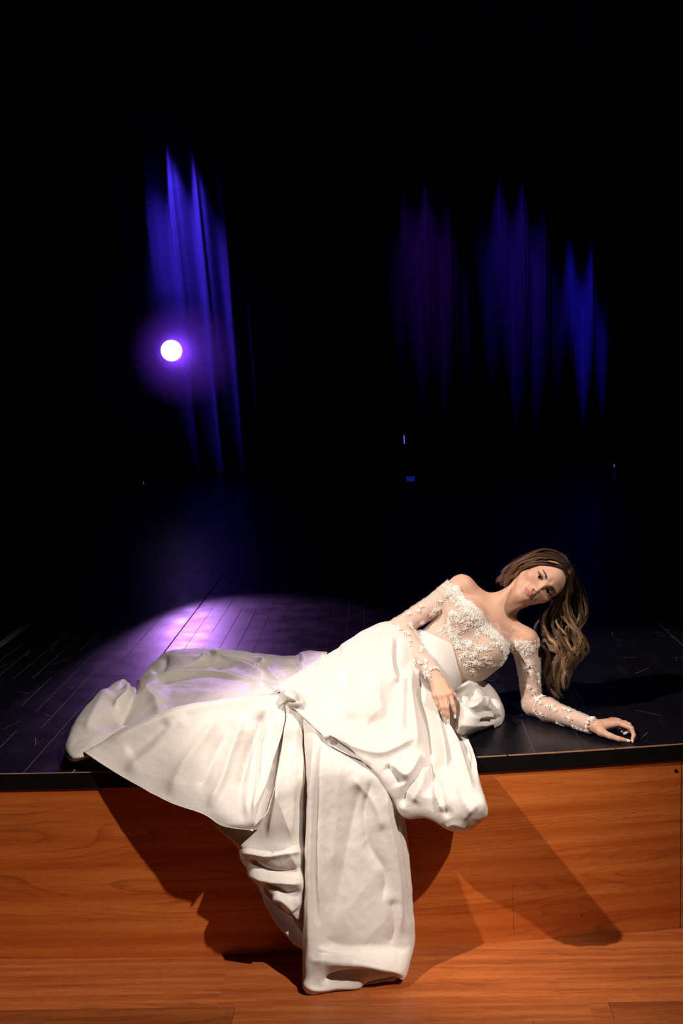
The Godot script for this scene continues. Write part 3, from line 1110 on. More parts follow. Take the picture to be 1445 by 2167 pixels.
func build_face(person: Node3D) -> void:
	for s in [-1.0, 1.0]:
		# eyeball with iris and pupil, looking at the camera
		var c := head_o + head_b * Vector3(s * 0.0315, 0.0, 0.0655)
		var look := (EYE - c).normalized()
		var st := SphereMesh.new()
		st.radius = 0.0124
		st.height = 0.0248
		st.radial_segments = 48
		st.rings = 32
		var a := st.get_mesh_arrays()
		var cols := PackedColorArray()
		for v in a[Mesh.ARRAY_VERTEX]:
			var k: float = v.normalized().dot(look)
			var deg := rad_to_deg(acos(clampf(k, -1, 1)))
			cols.append(Color(0.01, 0.008, 0.007) if deg < 13.0 else Color(0.045, 0.02, 0.01) if deg < 29.0 else Color(0.02, 0.012, 0.008) if deg < 32.0 else Color(0.55, 0.48, 0.44))
		var m := paint("eyeball", Color.WHITE, 0.08, 0.5)
		m.vertex_color_use_as_albedo = true
		put("eyeball", mesh_of(a[Mesh.ARRAY_VERTEX], a[Mesh.ARRAY_NORMAL], a[Mesh.ARRAY_INDEX], cols), m, person, Transform3D(Basis(), c))
		# lashes
		var lash := Tubes.new()
		for k in 22:
			var u := k / 21.0
			var x := lerpf(0.0195, 0.0465, u)
			var y := -0.0012 + (x - 0.032) * 0.12 + 0.0050 * sqrt(maxf(0.0, 1.0 - pow((x - 0.0322) / 0.0152, 2.0)))
			var root := Vector3(s * x, y, 0.0)
			root.z = 0.0655 + sqrt(maxf(0.0, 0.0142 * 0.0142 - pow(x - 0.0315, 2.0) - y * y))
			var out := Vector3(s * lerpf(0.0, 0.0055, u), 0.0022, 0.0042) * lerpf(0.5, 1.2, u)
			var pts := []
			for q in 4:
				var w := q / 3.0
				pts.append(head_o + head_b * (root + out * w + Vector3(0, 0.0016 * w * w, 0)))
			lash.add(pts, [0.0009, 0.0007, 0.0005, 0.0002], 4)
		put("eyelashes", lash.done(), paint("lash_black", Color(0.03, 0.02, 0.02), 0.6), person)
		# brow hairs
		var brow := Tubes.new()
		for k in 70:
			var u := k / 69.0
			var x := lerpf(0.0135, 0.051, u)
			var y := 0.0185 + 0.0055 * sin(u * 2.2) + rng.randf_range(-0.5, 0.5) * lerpf(0.0055, 0.0015, u)
			var p0 := settle(head_o + head_b * Vector3(s * x, y, 0.08), sdf_head, 0.0004)
			var p1 := settle(head_o + head_b * Vector3(s * (x + 0.0055), y + 0.0055 * (sin((u + 0.14) * 2.2) - sin(u * 2.2)), 0.08), sdf_head, 0.0008)
			brow.add([p0, p0.lerp(p1, 0.5) + (p0 - head_o).normalized() * 0.0004, p1], [0.0004, 0.0005, 0.0002], 4)
		put("eyebrow", brow.done(), paint("brow_brown", Color(0.16, 0.09, 0.055), 0.6), person)


func build_nails(person: Node3D) -> void:
	var polish := paint("white_nail_polish", Color(0.9, 0.86, 0.84), 0.2)
	for s in 2:
		var chains: Array = hands[s][3].duplicate()
		chains.append(hands[s][4])
		for k in chains.size():
			var j: Array = chains[k]
			var dir: Vector3 = (j[3] - j[2]).normalized()
			var cam: Vector3 = (EYE - j[3]).normalized()
			var out: Vector3 = (cam - dir * cam.dot(dir)).normalized() if s == 0 or k == 4 else (Vector3.UP * 0.4 + Vector3.RIGHT * 0.8 + cam * 0.5)
			out = (out - dir * out.dot(dir)).normalized()
			var side := dir.cross(out)
			var sp := SphereMesh.new()
			sp.radius = 1.0
			sp.height = 2.0
			sp.radial_segments = 16
			sp.rings = 8
			var b := Basis(side * 0.0048, out * 0.0016, dir * 0.0078)
			put("fingernail", sp, polish, person, Transform3D(b, j[3] + dir * 0.003 + out * 0.0052))


# ------------------------------------------------------------ bodice, sleeves and lace
func arm_t(p: Vector3, s: int) -> float:          # 0 at the shoulder, 1 elbow, 2 wrist
	var a: Array = arms[s]
	var u: Vector3 = a[1] - a[0]
	var f: Vector3 = a[2] - a[1]
	var du := bone(p, a[0], a[1], 0.0, 0.0)
	var df := bone(p, a[1], a[2], 0.0, 0.0)
	if du < df:
		return clampf((p - a[0]).dot(u) / u.length_squared(), 0.0, 1.0)
	return 1.0 + clampf((p - a[1]).dot(f) / f.length_squared(), 0.0, 1.2)


func sdf_cloth(p: Vector3) -> float:              # torso and upper arms, without hands and head
	var d := sdf_shoulders(p, sdf_torso(p))
	return smin(d, minf(sdf_arm(p, 0), sdf_arm(p, 1)), 0.004)


func build_bodice(person: Node3D) -> void:
	neck_line = flat_line([[944, 1222, -0.47], [972, 1252, -0.44], [1000, 1278, -0.41], [1030, 1303, -0.39], [1062, 1330, -0.39], [1095, 1356, -0.40], [1118, 1378, -0.41], [1146, 1392, -0.43]])
	sash_line = flat_line([[884, 1322, -0.40], [900, 1334, -0.36], [957, 1363, -0.345], [966, 1405, -0.35], [976, 1452, -0.40]])
	var wob := FastNoiseLite.new()
	wob.seed = 3
	wob.frequency = 22.0
	# bodice
	var nude := paint("nude_tulle", Color(0.85, 0.755, 0.695), 0.65, 0.3)
	var weave := noise_map(0.09, 5, ramp([[0.0, Color(0.86, 0.84, 0.82)], [1.0, Color(1, 1, 1)]]), 3)
	nude.albedo_texture = weave
	nude.uv1_triplanar = true
	nude.uv1_world_triplanar = true
	nude.uv1_scale = Vector3(5, 5, 5)
	var pos := PackedVector3Array()
	var idx := PackedInt32Array()
	var bod := func(p: Vector3) -> float:
		return sdf_shoulders(p, sdf_torso(p)) - 0.006 - 0.0012 * wob.get_noise_3dv(p)
	var bkeep := func(p: Vector3) -> bool:
		var q := tq(p)
		if q.y > line_at(neck_line, q.x) - 0.012 + 0.004 * sin(q.x * 130.0) or q.y < 0.03:
			return false
		return minf(bone(p, arms[0][0], arms[0][1], 0.047, 0.04), bone(p, arms[1][0], arms[1][1], 0.047, 0.04)) > -0.004
	nets(bod, Vector3(-0.12, 0.72, -0.66), Vector3(0.66, 1.24, -0.25), 0.007, bkeep, pos, idx)
	var bodice := put("bodice", net_mesh(pos, idx), nude, person)
	bodice.set_meta("label", "blush bodice covered in white lace")
	# sash
	var satin := satin_material()
	pos = PackedVector3Array()
	idx = PackedInt32Array()
	var sash := func(p: Vector3) -> float:
		return sdf_torso(p) - 0.011
	var skeep := func(p: Vector3) -> bool:
		var q := tq(p)
		return q.y < line_at(sash_line, q.x) and q.y > -0.05
	nets(sash, Vector3(-0.2, 0.68, -0.66), Vector3(0.5, 1.2, -0.22), 0.005, skeep, pos, idx)
	for i in pos.size():
		var q := tq(pos[i])
		var top := line_at(sash_line, q.x)
		if q.y > top - 0.004:
			pos[i] = torso_o + torso_b * Vector3(q.x, top, q.z)
	put("waistband", net_mesh(pos, idx), satin, person)
	# sheer sleeves
	var tulle := paint("sheer_tulle", Color(0.95, 0.88, 0.84, 0.42), 0.7, 0.3)
	tulle.transparency = BaseMaterial3D.TRANSPARENCY_ALPHA
	for s in 2:
		pos = PackedVector3Array()
		idx = PackedInt32Array()
		var slv := func(p: Vector3) -> float:
			return sdf_arm(p, s) - 0.0045 - 0.0025 * wob.get_noise_3dv(p) - 0.0012 * sin(arm_t(p, s) * 75.0 + 6.0 * wob.get_noise_3dv(p * 0.5))
		var keep := func(p: Vector3) -> bool:
			var q := tq(p)
			var t := arm_t(p, s)
			return t < 1.93 and q.y < line_at(neck_line, q.x) - 0.004 and sdf_torso(p) > -0.004
		var lo: Vector3 = arms[s][0].min(arms[s][1]).min(arms[s][2]) - Vector3.ONE * 0.06
		var hi: Vector3 = arms[s][0].max(arms[s][1]).max(arms[s][2]) + Vector3.ONE * 0.06
		nets(slv, lo, hi, 0.006, keep, pos, idx)
		var sleeve := put("sleeve", net_mesh(pos, idx), tulle, person)
		sleeve.set_meta("label", "sheer tulle sleeve with white flower lace")
		lace_on_sleeve(sleeve, s)
	lace_on_bodice(bodice)


func lace_material() -> StandardMaterial3D:
	var m := paint("white_lace_thread", Color(0.97, 0.94, 0.91), 0.7, 0.3)
	return m


# one corded flower laid on a surface: petals, a ring and a stem or two
func flower(t: Tubes, f: Callable, c: Vector3, r: float, petals: int, off: float, thick: float) -> void:
	var base := settle(c, f, off, 3)
	var e := 0.003
	var d: float = f.call(base)
	var n := Vector3(f.call(base + Vector3(e, 0, 0)) - d, f.call(base + Vector3(0, e, 0)) - d, f.call(base + Vector3(0, 0, e)) - d).normalized()
	if not n.is_finite() or n.length() < 0.5:
		n = Vector3.BACK
	var u := n.cross(Vector3(0.3, 0.9, 0.1)).normalized()
	var v := n.cross(u)
	var turn := rng.randf() * TAU
	var pts := []
	var rad := []
	var steps := petals * 9
	for k in steps + 1:
		var a := TAU * k / steps
		var rr := r * (0.35 + 0.65 * absf(sin(a * petals * 0.5 + 0.2))) * (1.0 + 0.12 * sin(a * 3.0 + turn))
		pts.append(base + (u * cos(a + turn) + v * sin(a + turn)) * rr + n * 0.0006)
		rad.append(thick * (0.8 + 0.4 * sin(a * petals)))
	for k in range(0, pts.size()):
		pts[k] = settle(pts[k], f, off, 1)
	t.add(pts, rad, 4)
	pts = []
	rad = []
	for k in 9:
		var a := TAU * k / 8.0
		pts.append(base + (u * cos(a) + v * sin(a)) * r * 0.26 + n * 0.0012)
		rad.append(thick * 1.25)
	t.add(pts, rad, 4)
	pts = []
	rad = []
	for k in petals * 5 + 1:
		var a := TAU * k / (petals * 5)
		pts.append(base + (u * cos(a + turn) + v * sin(a + turn)) * r * (0.45 + 0.16 * sin(a * petals)) + n * 0.0008)
		rad.append(thick * 0.8)
	t.add(pts, rad, 3)


func sprig(t: Tubes, f: Callable, a: Vector3, b: Vector3, off: float, thick: float, curl: float) -> void:
	var pts := []
	var rad := []
	var side := (b - a).cross(Vector3(0.2, 0.3, 0.9)).normalized()
	for k in 10:
		var u := k / 9.0
		pts.append(settle(a.lerp(b, u) + side * sin(u * 6.0) * curl, f, off, 2))
		rad.append(thick * (1.0 - 0.5 * u))
	t.add(pts, rad, 4)


func lace_on_bodice(bodice: Node3D) -> void:
	var white := lace_material()
	var f := sdf_cloth
	# scalloped trim along the neckline, two rows of rosettes
	var trim := Tubes.new()
	var n := 34
	for row in 6:
		for k in n:
			var u := (k + 0.5 * (row % 2)) / n
			var i := u * (neck_line.size() - 1)
			var x := lerpf(neck_line[0].x + 0.004, neck_line[neck_line.size() - 1].x - 0.004, u)
			var y := line_at(neck_line, x) + 0.002 - row * 0.0115 + 0.008 * absf(sin(u * 34.0)) + rng.randf_range(-0.003, 0.003)
			var p := torso_o + torso_b * Vector3(x, y, 0.14)
			p = settle(p, f, 0.007, 6)
			if row > 3 and rng.randf() < 0.35 + 0.15 * (row - 4):
				continue
			flower(trim, f, p, rng.randf_range(0.008, 0.0125), rng.randi_range(4, 7), 0.008 + 0.001 * (row % 3), 0.0009)
	# the same trim round each upper arm
	for s in 2:
		var axis: Vector3 = (arms[s][1] - arms[s][0]).normalized()
		var want: float = neck_line[0].y if s == 0 else neck_line[neck_line.size() - 1].y
		var c: Vector3 = arms[s][0]
		for i in 40:
			if tq(c).y < want - 0.004:
				break
			c += axis * 0.004
		var au := axis.cross(Vector3.UP).normalized()
		var av := axis.cross(au)
		var af := func(p: Vector3) -> float: return sdf_arm(p, s)
		for k in 18:
			var a := TAU * k / 18.0
			for row in 2:
				flower(trim, af, c + axis * (0.018 * row) + (au * cos(a) + av * sin(a)) * 0.045, rng.randf_range(0.008, 0.011), 5, 0.0075, 0.0009)
	put("lace_trim", trim.done(), white, bodice).set_meta("kind", "stuff")
	# solid scalloped tulle behind the cord
	var sc := paint("lace_ground", Color(0.93, 0.86, 0.82, 0.3), 0.75, 0.3)
	sc.transparency = BaseMaterial3D.TRANSPARENCY_ALPHA
	var pos := PackedVector3Array()
	var idx := PackedInt32Array()
	var band := func(p: Vector3) -> float: return sdf_cloth(p) - 0.0085
	var keep := func(p: Vector3) -> bool:
		var q := tq(p)
		var top := line_at(neck_line, q.x)
		var sc2 := 0.012 * absf(sin((q.x - 0.02) * 75.0))
		return q.y < top - 0.006 + sc2 and q.y > top - 0.045 - 0.012 * sin(q.x * 60.0) and q.z > -0.06
	nets(band, Vector3(0.1, 0.78, -0.62), Vector3(0.66, 1.26, -0.28), 0.0045, keep, pos, idx)
	put("lace_ground", net_mesh(pos, idx), sc, bodice)
	# scattered motifs lower on the bodice
	var motif := Tubes.new()
	var spots := []
	for k in 46:
		var along := rng.randf()
		spots.append([lerpf(930, 1075, along) + rng.randf_range(-22, 30), lerpf(1300, 1405, along) + rng.randf_range(-25, 40)])
	for s in spots + [[960, 1300], [985, 1330], [1010, 1345], [1040, 1365], [1065, 1385], [1090, 1398], [1010, 1380], [985, 1405], [975, 1390], [1000, 1420], [1040, 1400], [968, 1425], [990, 1368], [1020, 1330], [1000, 1310], [985, 1290], [1050, 1350], [1075, 1365], [940, 1290], [1030, 1385], [1060, 1408], [976, 1370], [1005, 1398]]:
		var p := settle(pz(s[0], s[1], -0.36), sdf_torso, 0.007, 6)
		if sdf_torso(p) > 0.02 or tq(p).z < 0.0 or tq(p).y < line_at(sash_line, tq(p).x) - 0.004:
			continue
		flower(motif, f, p, rng.randf_range(0.009, 0.015), rng.randi_range(4, 6), 0.0075, 0.001)
		for k in 3:
			var b := p + torso_b * Vector3(rng.randf_range(-0.03, 0.03), rng.randf_range(-0.03, 0.02), 0.0)
			sprig(motif, f, p, b, 0.0075, 0.0012, 0.003)
	put("lace_motif", motif.done(), white, bodice).set_meta("kind", "stuff")


func lace_on_sleeve(sleeve: Node3D, s: int) -> void:
	var white := lace_material()
	var t := Tubes.new()
	var f := func(p: Vector3) -> float: return sdf_arm(p, s)
	var cam := view.z
	var a: Array = arms[s]
	for k in 30:
		var w := 0.16 + 1.72 * (k + rng.randf() * 0.5) / 30.0
		var c: Vector3 = a[0].lerp(a[1], w) if w < 1.0 else a[1].lerp(a[2], w - 1.0)
		var ax: Vector3 = (a[1] - a[0]) if w < 1.0 else (a[2] - a[1])
		var side := ax.cross(cam).normalized()
		var p := c + (cam * 0.05 + side * rng.randf_range(-0.045, 0.045))
		var q := tq(p)
		if q.y > line_at(neck_line, q.x) - 0.01:
			continue
		p = settle(p, f, 0.008, 5)
		var big := w < 0.5 or w > 1.75
		flower(t, f, p, rng.randf_range(0.010, 0.014) if big else rng.randf_range(0.006, 0.012), rng.randi_range(4, 6), 0.0085, 0.0011)
		for j in 4 if big else 2:
			sprig(t, f, p, p + ax.normalized() * rng.randf_range(-0.03, 0.03) + side * rng.randf_range(-0.02, 0.02), 0.0085, 0.0014, 0.003)
	# gathered lace at the cuff and the upper edge
	for k in 12:
		var ang := TAU * k / 12.0
		var ax: Vector3 = (a[2] - a[1]).normalized()
		var u := ax.cross(Vector3.UP).normalized()
		var v := ax.cross(u)
		flower(t, f, a[1].lerp(a[2], 0.925) + (u * cos(ang) + v * sin(ang)) * 0.028, 0.007, 4, 0.0065, 0.0011)
	put("lace_motif", t.done(), white, sleeve).set_meta("kind", "stuff")


# ------------------------------------------------------------ hair
func build_hair(person: Node3D) -> void:
	var brown := paint("hair", Color.WHITE, 0.38, 0.5)
	brown.vertex_color_use_as_albedo = true
	var pos := PackedVector3Array()
	var idx := PackedInt32Array()
	var capf := func(p: Vector3) -> float:
		var q := head_b.transposed() * (p - head_o)
		return blob(q, Vector3(0, 0.03, -0.016), Vector3(0.083, 0.092, 0.1))
	var keep := func(p: Vector3) -> bool:
		var q := head_b.transposed() * (p - head_o)
		var hairline := lerpf(-0.06, 0.088, smoothstep(-0.03, 0.058, q.z)) + (0.012 * smoothstep(0.0, 0.05, absf(q.x + 0.0)) if q.z > 0.03 else 0.0)
		return q.y > hairline
	nets(capf, head_o - Vector3.ONE * 0.14, head_o + Vector3.ONE * 0.14, 0.006, keep, pos, idx)
	var col := PackedColorArray()
	for p in pos:
		col.append(Color(0.035, 0.019, 0.011))
	var hair := put("hair", net_mesh(pos, idx, col), brown, person)
	hair.set_meta("label", "long wavy brown hair with golden ends, parted at one side")
	# locks along guide lines; pixel, pixel, z
	var guides := [
		[[1203, 1206, -0.45], [1217, 1226, -0.45], [1224, 1250, -0.45], [1227, 1275, -0.45], [1229, 1300, -0.44], [1221, 1320, -0.43], [1208, 1325, -0.44], [1212, 1342, -0.45], [1226, 1362, -0.45], [1228, 1382, -0.44], [1214, 1398, -0.44], [1205, 1412, -0.45], [1207, 1430, -0.46]],
		[[1200, 1212, -0.44], [1205, 1240, -0.43], [1203, 1265, -0.43], [1198, 1285, -0.43], [1203, 1308, -0.42], [1216, 1324, -0.42], [1225, 1345, -0.43], [1221, 1372, -0.43], [1204, 1392, -0.43], [1196, 1412, -0.44], [1201, 1438, -0.45]],
		[[1199, 1216, -0.43], [1200, 1250, -0.43], [1190, 1285, -0.45], [1178, 1310, -0.46], [1181, 1332, -0.45], [1194, 1352, -0.44], [1201, 1370, -0.44], [1193, 1390, -0.44], [1184, 1408, -0.45], [1178, 1432, -0.46], [1177, 1455, -0.46]],
		[[1198, 1228, -0.45], [1186, 1265, -0.47], [1167, 1297, -0.49], [1155, 1320, -0.49], [1155, 1342, -0.48], [1168, 1360, -0.46], [1186, 1372, -0.45], [1184, 1392, -0.46], [1172, 1412, -0.47], [1168, 1432, -0.48], [1173, 1446, -0.48]],
		[[1195, 1235, -0.5], [1180, 1270, -0.53], [1160, 1300, -0.55], [1150, 1330, -0.55], [1152, 1360, -0.54], [1160, 1385, -0.53], [1151, 1405, -0.52], [1154, 1425, -0.52], [1166, 1445, -0.52], [1176, 1460, -0.52]],
		[[1202, 1208, -0.47], [1196, 1190, -0.48], [1180, 1173, -0.50], [1156, 1166, -0.51], [1131, 1172, -0.51], [1107, 1185, -0.51], [1087, 1200, -0.52], [1070, 1214, -0.53], [1058, 1226, -0.54]],
		[[1200, 1211, -0.45], [1190, 1197, -0.45], [1167, 1184, -0.46], [1140, 1181, -0.47], [1116, 1189, -0.48], [1098, 1200, -0.49], [1080, 1214, -0.51], [1067, 1226, -0.52], [1059, 1236, -0.53]],
		[[1199, 1214, -0.43], [1186, 1203, -0.43], [1161, 1193, -0.43], [1136, 1191, -0.45], [1114, 1197, -0.47], [1096, 1206, -0.49], [1085, 1219, -0.50], [1072, 1232, -0.51], [1066, 1240, -0.52]],
		[[1203, 1210, -0.46], [1214, 1235, -0.5], [1218, 1270, -0.52], [1214, 1310, -0.52], [1206, 1340, -0.51], [1212, 1370, -0.5], [1204, 1400, -0.5], [1192, 1425, -0.5], [1196, 1446, -0.5]]]
	var locks_n := [11, 11, 12, 12, 14, 13, 13, 11, 15]
	var spread := [0.013, 0.014, 0.016, 0.018, 0.034, 0.013, 0.010, 0.006, 0.030]
	var tubes := Tubes.new()
	for g in guides.size():
		var ctrl := []
		for q in guides[g]:
			ctrl.append(pz(q[0], q[1], q[2]))
		var long: bool = g < 5 or g == 8
		for lk in locks_n[g]:
			var off: Vector3 = Vector3(rng.randfn(), rng.randfn(), rng.randfn()) * (float(spread[g]) * 0.75)
			var tw := rng.randf() * TAU
			var freq := rng.randf_range(1.9, 2.8)
			var gold := pow(rng.randf(), 1.6) * 1.35
			var tone := rng.randf_range(0.6, 1.25)
			var cut := rng.randf_range(0.84, 1.0)
			for k in 26:
				var own := Vector3(rng.randfn(), rng.randfn(), rng.randfn()) * 0.0032
				var shade := tone * rng.randf_range(0.7, 1.3)
				var own_cut := cut * rng.randf_range(0.93, 1.0)
				var pts := []
				var rad := []
				var cc := []
				var steps := 30 if long else 22
				var r0 := rng.randf_range(0.0005, 0.0009)
				for i in steps + 1:
					var u := float(i) / steps
					var p := spline(ctrl, u * own_cut)
					var o := off * (0.3 + 0.7 * smoothstep(0.0, 0.35, u)) + own * (0.5 + 0.9 * u * u)
					var amp := (0.003 + 0.0085 * smoothstep(0.2, 0.8, u)) if long else 0.0025 + 0.009 * smoothstep(0.5, 1.0, u)
					p += o + view.x * sin(u * TAU * freq + tw) * amp + view.z * cos(u * TAU * freq + tw) * amp * 0.8
					var q := head_b.transposed() * (p - head_o)
					var dh := blob(q, Vector3(0, 0.03, -0.016), Vector3(0.083, 0.092, 0.1))
					if dh < 0.001:
						var n := (q - Vector3(0, 0.03, -0.016)) / Vector3(0.083, 0.092, 0.1)
						n = (n / Vector3(0.083, 0.092, 0.1)).normalized()
						p += head_b * n * (0.0015 - dh + 0.2 * absf(off.x))
					pts.append(p)
					rad.append(r0 * (1.0 - 0.75 * smoothstep(0.7, 1.0, u)))
					var root := Color(0.045, 0.024, 0.014)
					var midc := Color(0.13, 0.068, 0.036)
					var tipc := Color(0.62, 0.40, 0.235)
					var sm := smoothstep(0.15, 0.9, u)
					var c := root.lerp(midc, minf(sm * 1.8, 1.0)).lerp(tipc, clampf(gold * sm * 1.3 + sm * sm * 0.2, 0.0, 1.0))
					if not long:
						c = root.lerp(Color(0.34, 0.18, 0.11), smoothstep(0.1, 0.8, u) * clampf(0.35 + gold, 0.0, 1.0))
					cc.append(Color(c.r * shade, c.g * shade, c.b * shade))
				tubes.add(pts, rad, 3, cc)
	# the dense mass under the outer locks
	var mass := PackedVector3Array()
	var midx := PackedInt32Array()
	var chains := []
	for g in [2, 3, 4, 8]:
		var ch := []
		for q in guides[g].slice(0, guides[g].size() - 2):
			ch.append(pz(q[0], q[1], q[2] - (0.012 if g < 4 else 0.0)))
		chains.append(ch)
	var massf := func(p: Vector3) -> float:
		var d := 1.0
		for ch in chains:
			for i in ch.size() - 1:
				var u: float = float(i) / ch.size()
				d = smin(d, bone(p, ch[i], ch[i + 1], lerpf(0.022, 0.008, u), lerpf(0.022, 0.008, u + 0.1)), 0.012)
		return d
	var any := func(_p: Vector3) -> bool: return true
	nets(massf, pz(1140, 1470, -0.45) - Vector3(0.0, 0.02, 0.17), pz(1235, 1195, -0.45) + Vector3(0.03, 0.02, 0.06), 0.007, any, mass, midx)
	var mcol := PackedColorArray()
	for p in mass:
		mcol.append(Color(0.05, 0.027, 0.015))
	put("under_hair", net_mesh(mass, midx, mcol), brown, hair)
	# stray hairs standing off the crown and the nape
	for k in 44:
		var u := rng.randf()
		var a := pz(lerpf(1060, 1210, u), lerpf(1224, 1202, u) - 34.0 * sin(u * 3.0) + rng.randf() * 6.0, -0.5)
		var d := Vector3(rng.randf_range(-0.02, 0.015), rng.randf_range(0.004, 0.02), rng.randf_range(-0.01, 0.02))
		var pts := []
		for i in 6:
			var w := i / 5.0
			pts.append(a + d * w + Vector3(0.006 * sin(w * 4.0 + k), 0, 0.0))
		tubes.add(pts, [0.0004, 0.0004, 0.0004, 0.0003, 0.0003, 0.0002], 3, [Color(0.22, 0.11, 0.06), Color(0.22, 0.11, 0.06), Color(0.25, 0.13, 0.07), Color(0.25, 0.13, 0.07), Color(0.25, 0.13, 0.07), Color(0.25, 0.13, 0.07)])
	var locks := put("locks", tubes.done(), brown, hair)
	locks.set_meta("kind", "stuff")


func spline(c: Array, u: float) -> Vector3:
	var n := c.size() - 1
	var f := clampf(u, 0.0, 1.0) * n
	var i := mini(int(f), n - 1)
	var t := f - i
	var p0: Vector3 = c[maxi(i - 1, 0)]
	var p1: Vector3 = c[i]
	var p2: Vector3 = c[i + 1]
	var p3: Vector3 = c[mini(i + 2, n)]
	return p1.cubic_interpolate(p2, p0, p3, t)


# ------------------------------------------------------------ gown
var _satin: StandardMaterial3D


func satin_material() -> StandardMaterial3D:
	if _satin:
		return _satin
	var m := paint("ivory_taffeta", Color(0.875, 0.85, 0.825), 0.48, 0.4)
	m.albedo_texture = noise_map(0.05, 31, ramp([[0.0, Color(0.93, 0.93, 0.93)], [1.0, Color(1, 1, 1)]]), 4)
	m.uv1_triplanar = true
	m.uv1_world_triplanar = true
	m.uv1_scale = Vector3(4, 4, 4)
	m.rim_enabled = true
	m.rim = 0.35
	m.backlight_enabled = true
	m.backlight = Color(0.3, 0.28, 0.24)
	_satin = m
	return m


# a cloth patch: control rows of [px, py, v]; v is z (mode "z") or height above the stage (mode "h"); a fourth entry overrides the mode
# folds: [[ [px,py], ...], width px, amplitude m, kind]; kind 0 ridge, 1 pleat (steep on the left of the line), -1 pleat steep on the right
func patch(called: String, rows: Array, mode: String, nu: int, nv: int, folds: Array, parent: Node, rough := 0.0015, mat: Material = null, seed_ := 1) -> MeshInstance3D:
	var ctrl := []
	for r in rows:
		var line := []
		for q in r:
			var md: String = q[3] if q.size() > 3 else mode
			line.append(pz(q[0], q[1], q[2]) if md == "z" else ph(q[0], q[1], q[2]))
		ctrl.append(line)
	var wide := []
	for line in ctrl:
		var l := []
		for i in nu + 1:
			l.append(spline(line, float(i) / nu))
		wide.append(l)
	var pos := PackedVector3Array()
	pos.resize((nu + 1) * (nv + 1))
	for i in nu + 1:
		var c := []
		for r in wide:
			c.append(r[i])
		for j in nv + 1:
			pos[j * (nu + 1) + i] = spline(c, float(j) / nv)
	var idx := PackedInt32Array()
	for j in nv:
		for i in nu:
			var a := j * (nu + 1) + i
			idx.append_array([a, a + 1, a + nu + 1, a + 1, a + nu + 2, a + nu + 1])
	var nrm := PackedVector3Array()
	nrm.resize(pos.size())
	smooth(pos, nrm, idx)
	var facing := 0.0
	for i in range(0, pos.size(), 7):
		facing += nrm[i].dot((EYE - pos[i]).normalized())
	if facing < 0.0:
		for i in range(0, idx.size(), 3):
			var k := idx[i + 1]
			idx[i + 1] = idx[i + 2]
			idx[i + 2] = k
		for i in nrm.size():
			nrm[i] = -nrm[i]
	var noise := FastNoiseLite.new()
	noise.seed = seed_
	noise.frequency = 6.0
	noise.fractal_octaves = 2
	noise.fractal_type = FastNoiseLite.FRACTAL_RIDGED
	var fine := FastNoiseLite.new()
	fine.seed = seed_ + 40
	fine.frequency = 17.0
	fine.fractal_octaves = 3
	fine.fractal_type = FastNoiseLite.FRACTAL_RIDGED
	fine.fractal_gain = 0.42
	var pre := []
	for f in folds:
		var lo := Vector2(1e9, 1e9)
		var hi := -lo
		var length := 0.0
		var pts: Array = []
		var prev := Vector2()
		var cum := []
		var raw := []
		for q in f[0]:
			raw.append(Vector2(q[0], q[1]))
		# smooth the line
		var n := raw.size() - 1
		var m := n * 5
		for k in m + 1:
			var ff := float(k) / m * n
			var i := mini(int(ff), n - 1)
			var p: Vector2 = raw[i].cubic_interpolate(raw[i + 1], raw[maxi(i - 1, 0)], raw[mini(i + 2, n)], ff - i)
			if k:
				length += p.distance_to(prev)
			cum.append(length)
			pts.append(p)
			prev = p
			lo = lo.min(p)
			hi = hi.max(p)
		var grow := Vector2.ONE * float(f[1]) * 3.2
		pre.append([pts, cum, length, lo - grow, hi + grow, float(f[1]) * 1.1, float(f[2]) * 1.4, int(f[3]) if f.size() > 3 else 0])
	for v in pos.size():
		var p := pos[v]
		var s := to_px(p)
		var d := 0.0
		for f in pre:
			var lo: Vector2 = f[3]
			var hi: Vector2 = f[4]
			if s.x < lo.x or s.y < lo.y or s.x > hi.x or s.y > hi.y:
				continue
			var best := 1e9
			var sgn := 1.0
			var along := 0.0
			var pts: Array = f[0]
			for k in pts.size() - 1:
				var a: Vector2 = pts[k]
				var ab: Vector2 = pts[k + 1] - a
				var t := clampf((s - a).dot(ab) / ab.length_squared(), 0.0, 1.0)
				var o := s - (a + ab * t)
				var l := o.length_squared()
				if l < best:
					best = l
					sgn = signf(ab.cross(o))
					along = (f[1][k] + t * ab.length()) / f[2]
			best = sqrt(best) / f[5]
			var kind: int = f[7]
			var prof := exp(0.26 - 1.3 * sqrt(best * best + 0.04))
			if kind != 0:
				prof = exp(0.2 - sqrt(best * best * 4.0 + 0.04)) if sgn * kind > 0.0 else exp(0.2 - sqrt(best * best * 1.0 + 0.04))
			d += f[6] * prof * smoothstep(0.0, 0.16, along) * (1.0 - smoothstep(0.84, 1.0, along))
		d += rough * (noise.get_noise_3dv(p) + 0.2) + 0.0008 * fine.get_noise_3dv(p)
		p += nrm[v] * d
		# the stage carries the cloth
		var top := STAGE + 0.009 if p.z > lip(p.x) - 0.06 else STAGE + 0.004
		var front := lip(p.x) + 0.014
		if p.y < top and p.z < front:
			var corner := Vector2(p.y - (top - 0.026), p.z - (front - 0.026))
			if corner.x > 0.0 and corner.y > 0.0:
				if corner.length() < 0.026:
					corner = corner.normalized() * 0.026
					p.y = top - 0.026 + corner.x
					p.z = front - 0.026 + corner.y
			elif top - p.y < front - p.z:
				p.y = top
			else:
				p.z = front
		p.y = maxf(p.y, 0.004)
		pos[v] = p
	smooth(pos, nrm, idx)
	return put(called, mesh_of(pos, nrm, idx), mat if mat else satin_material(), parent)


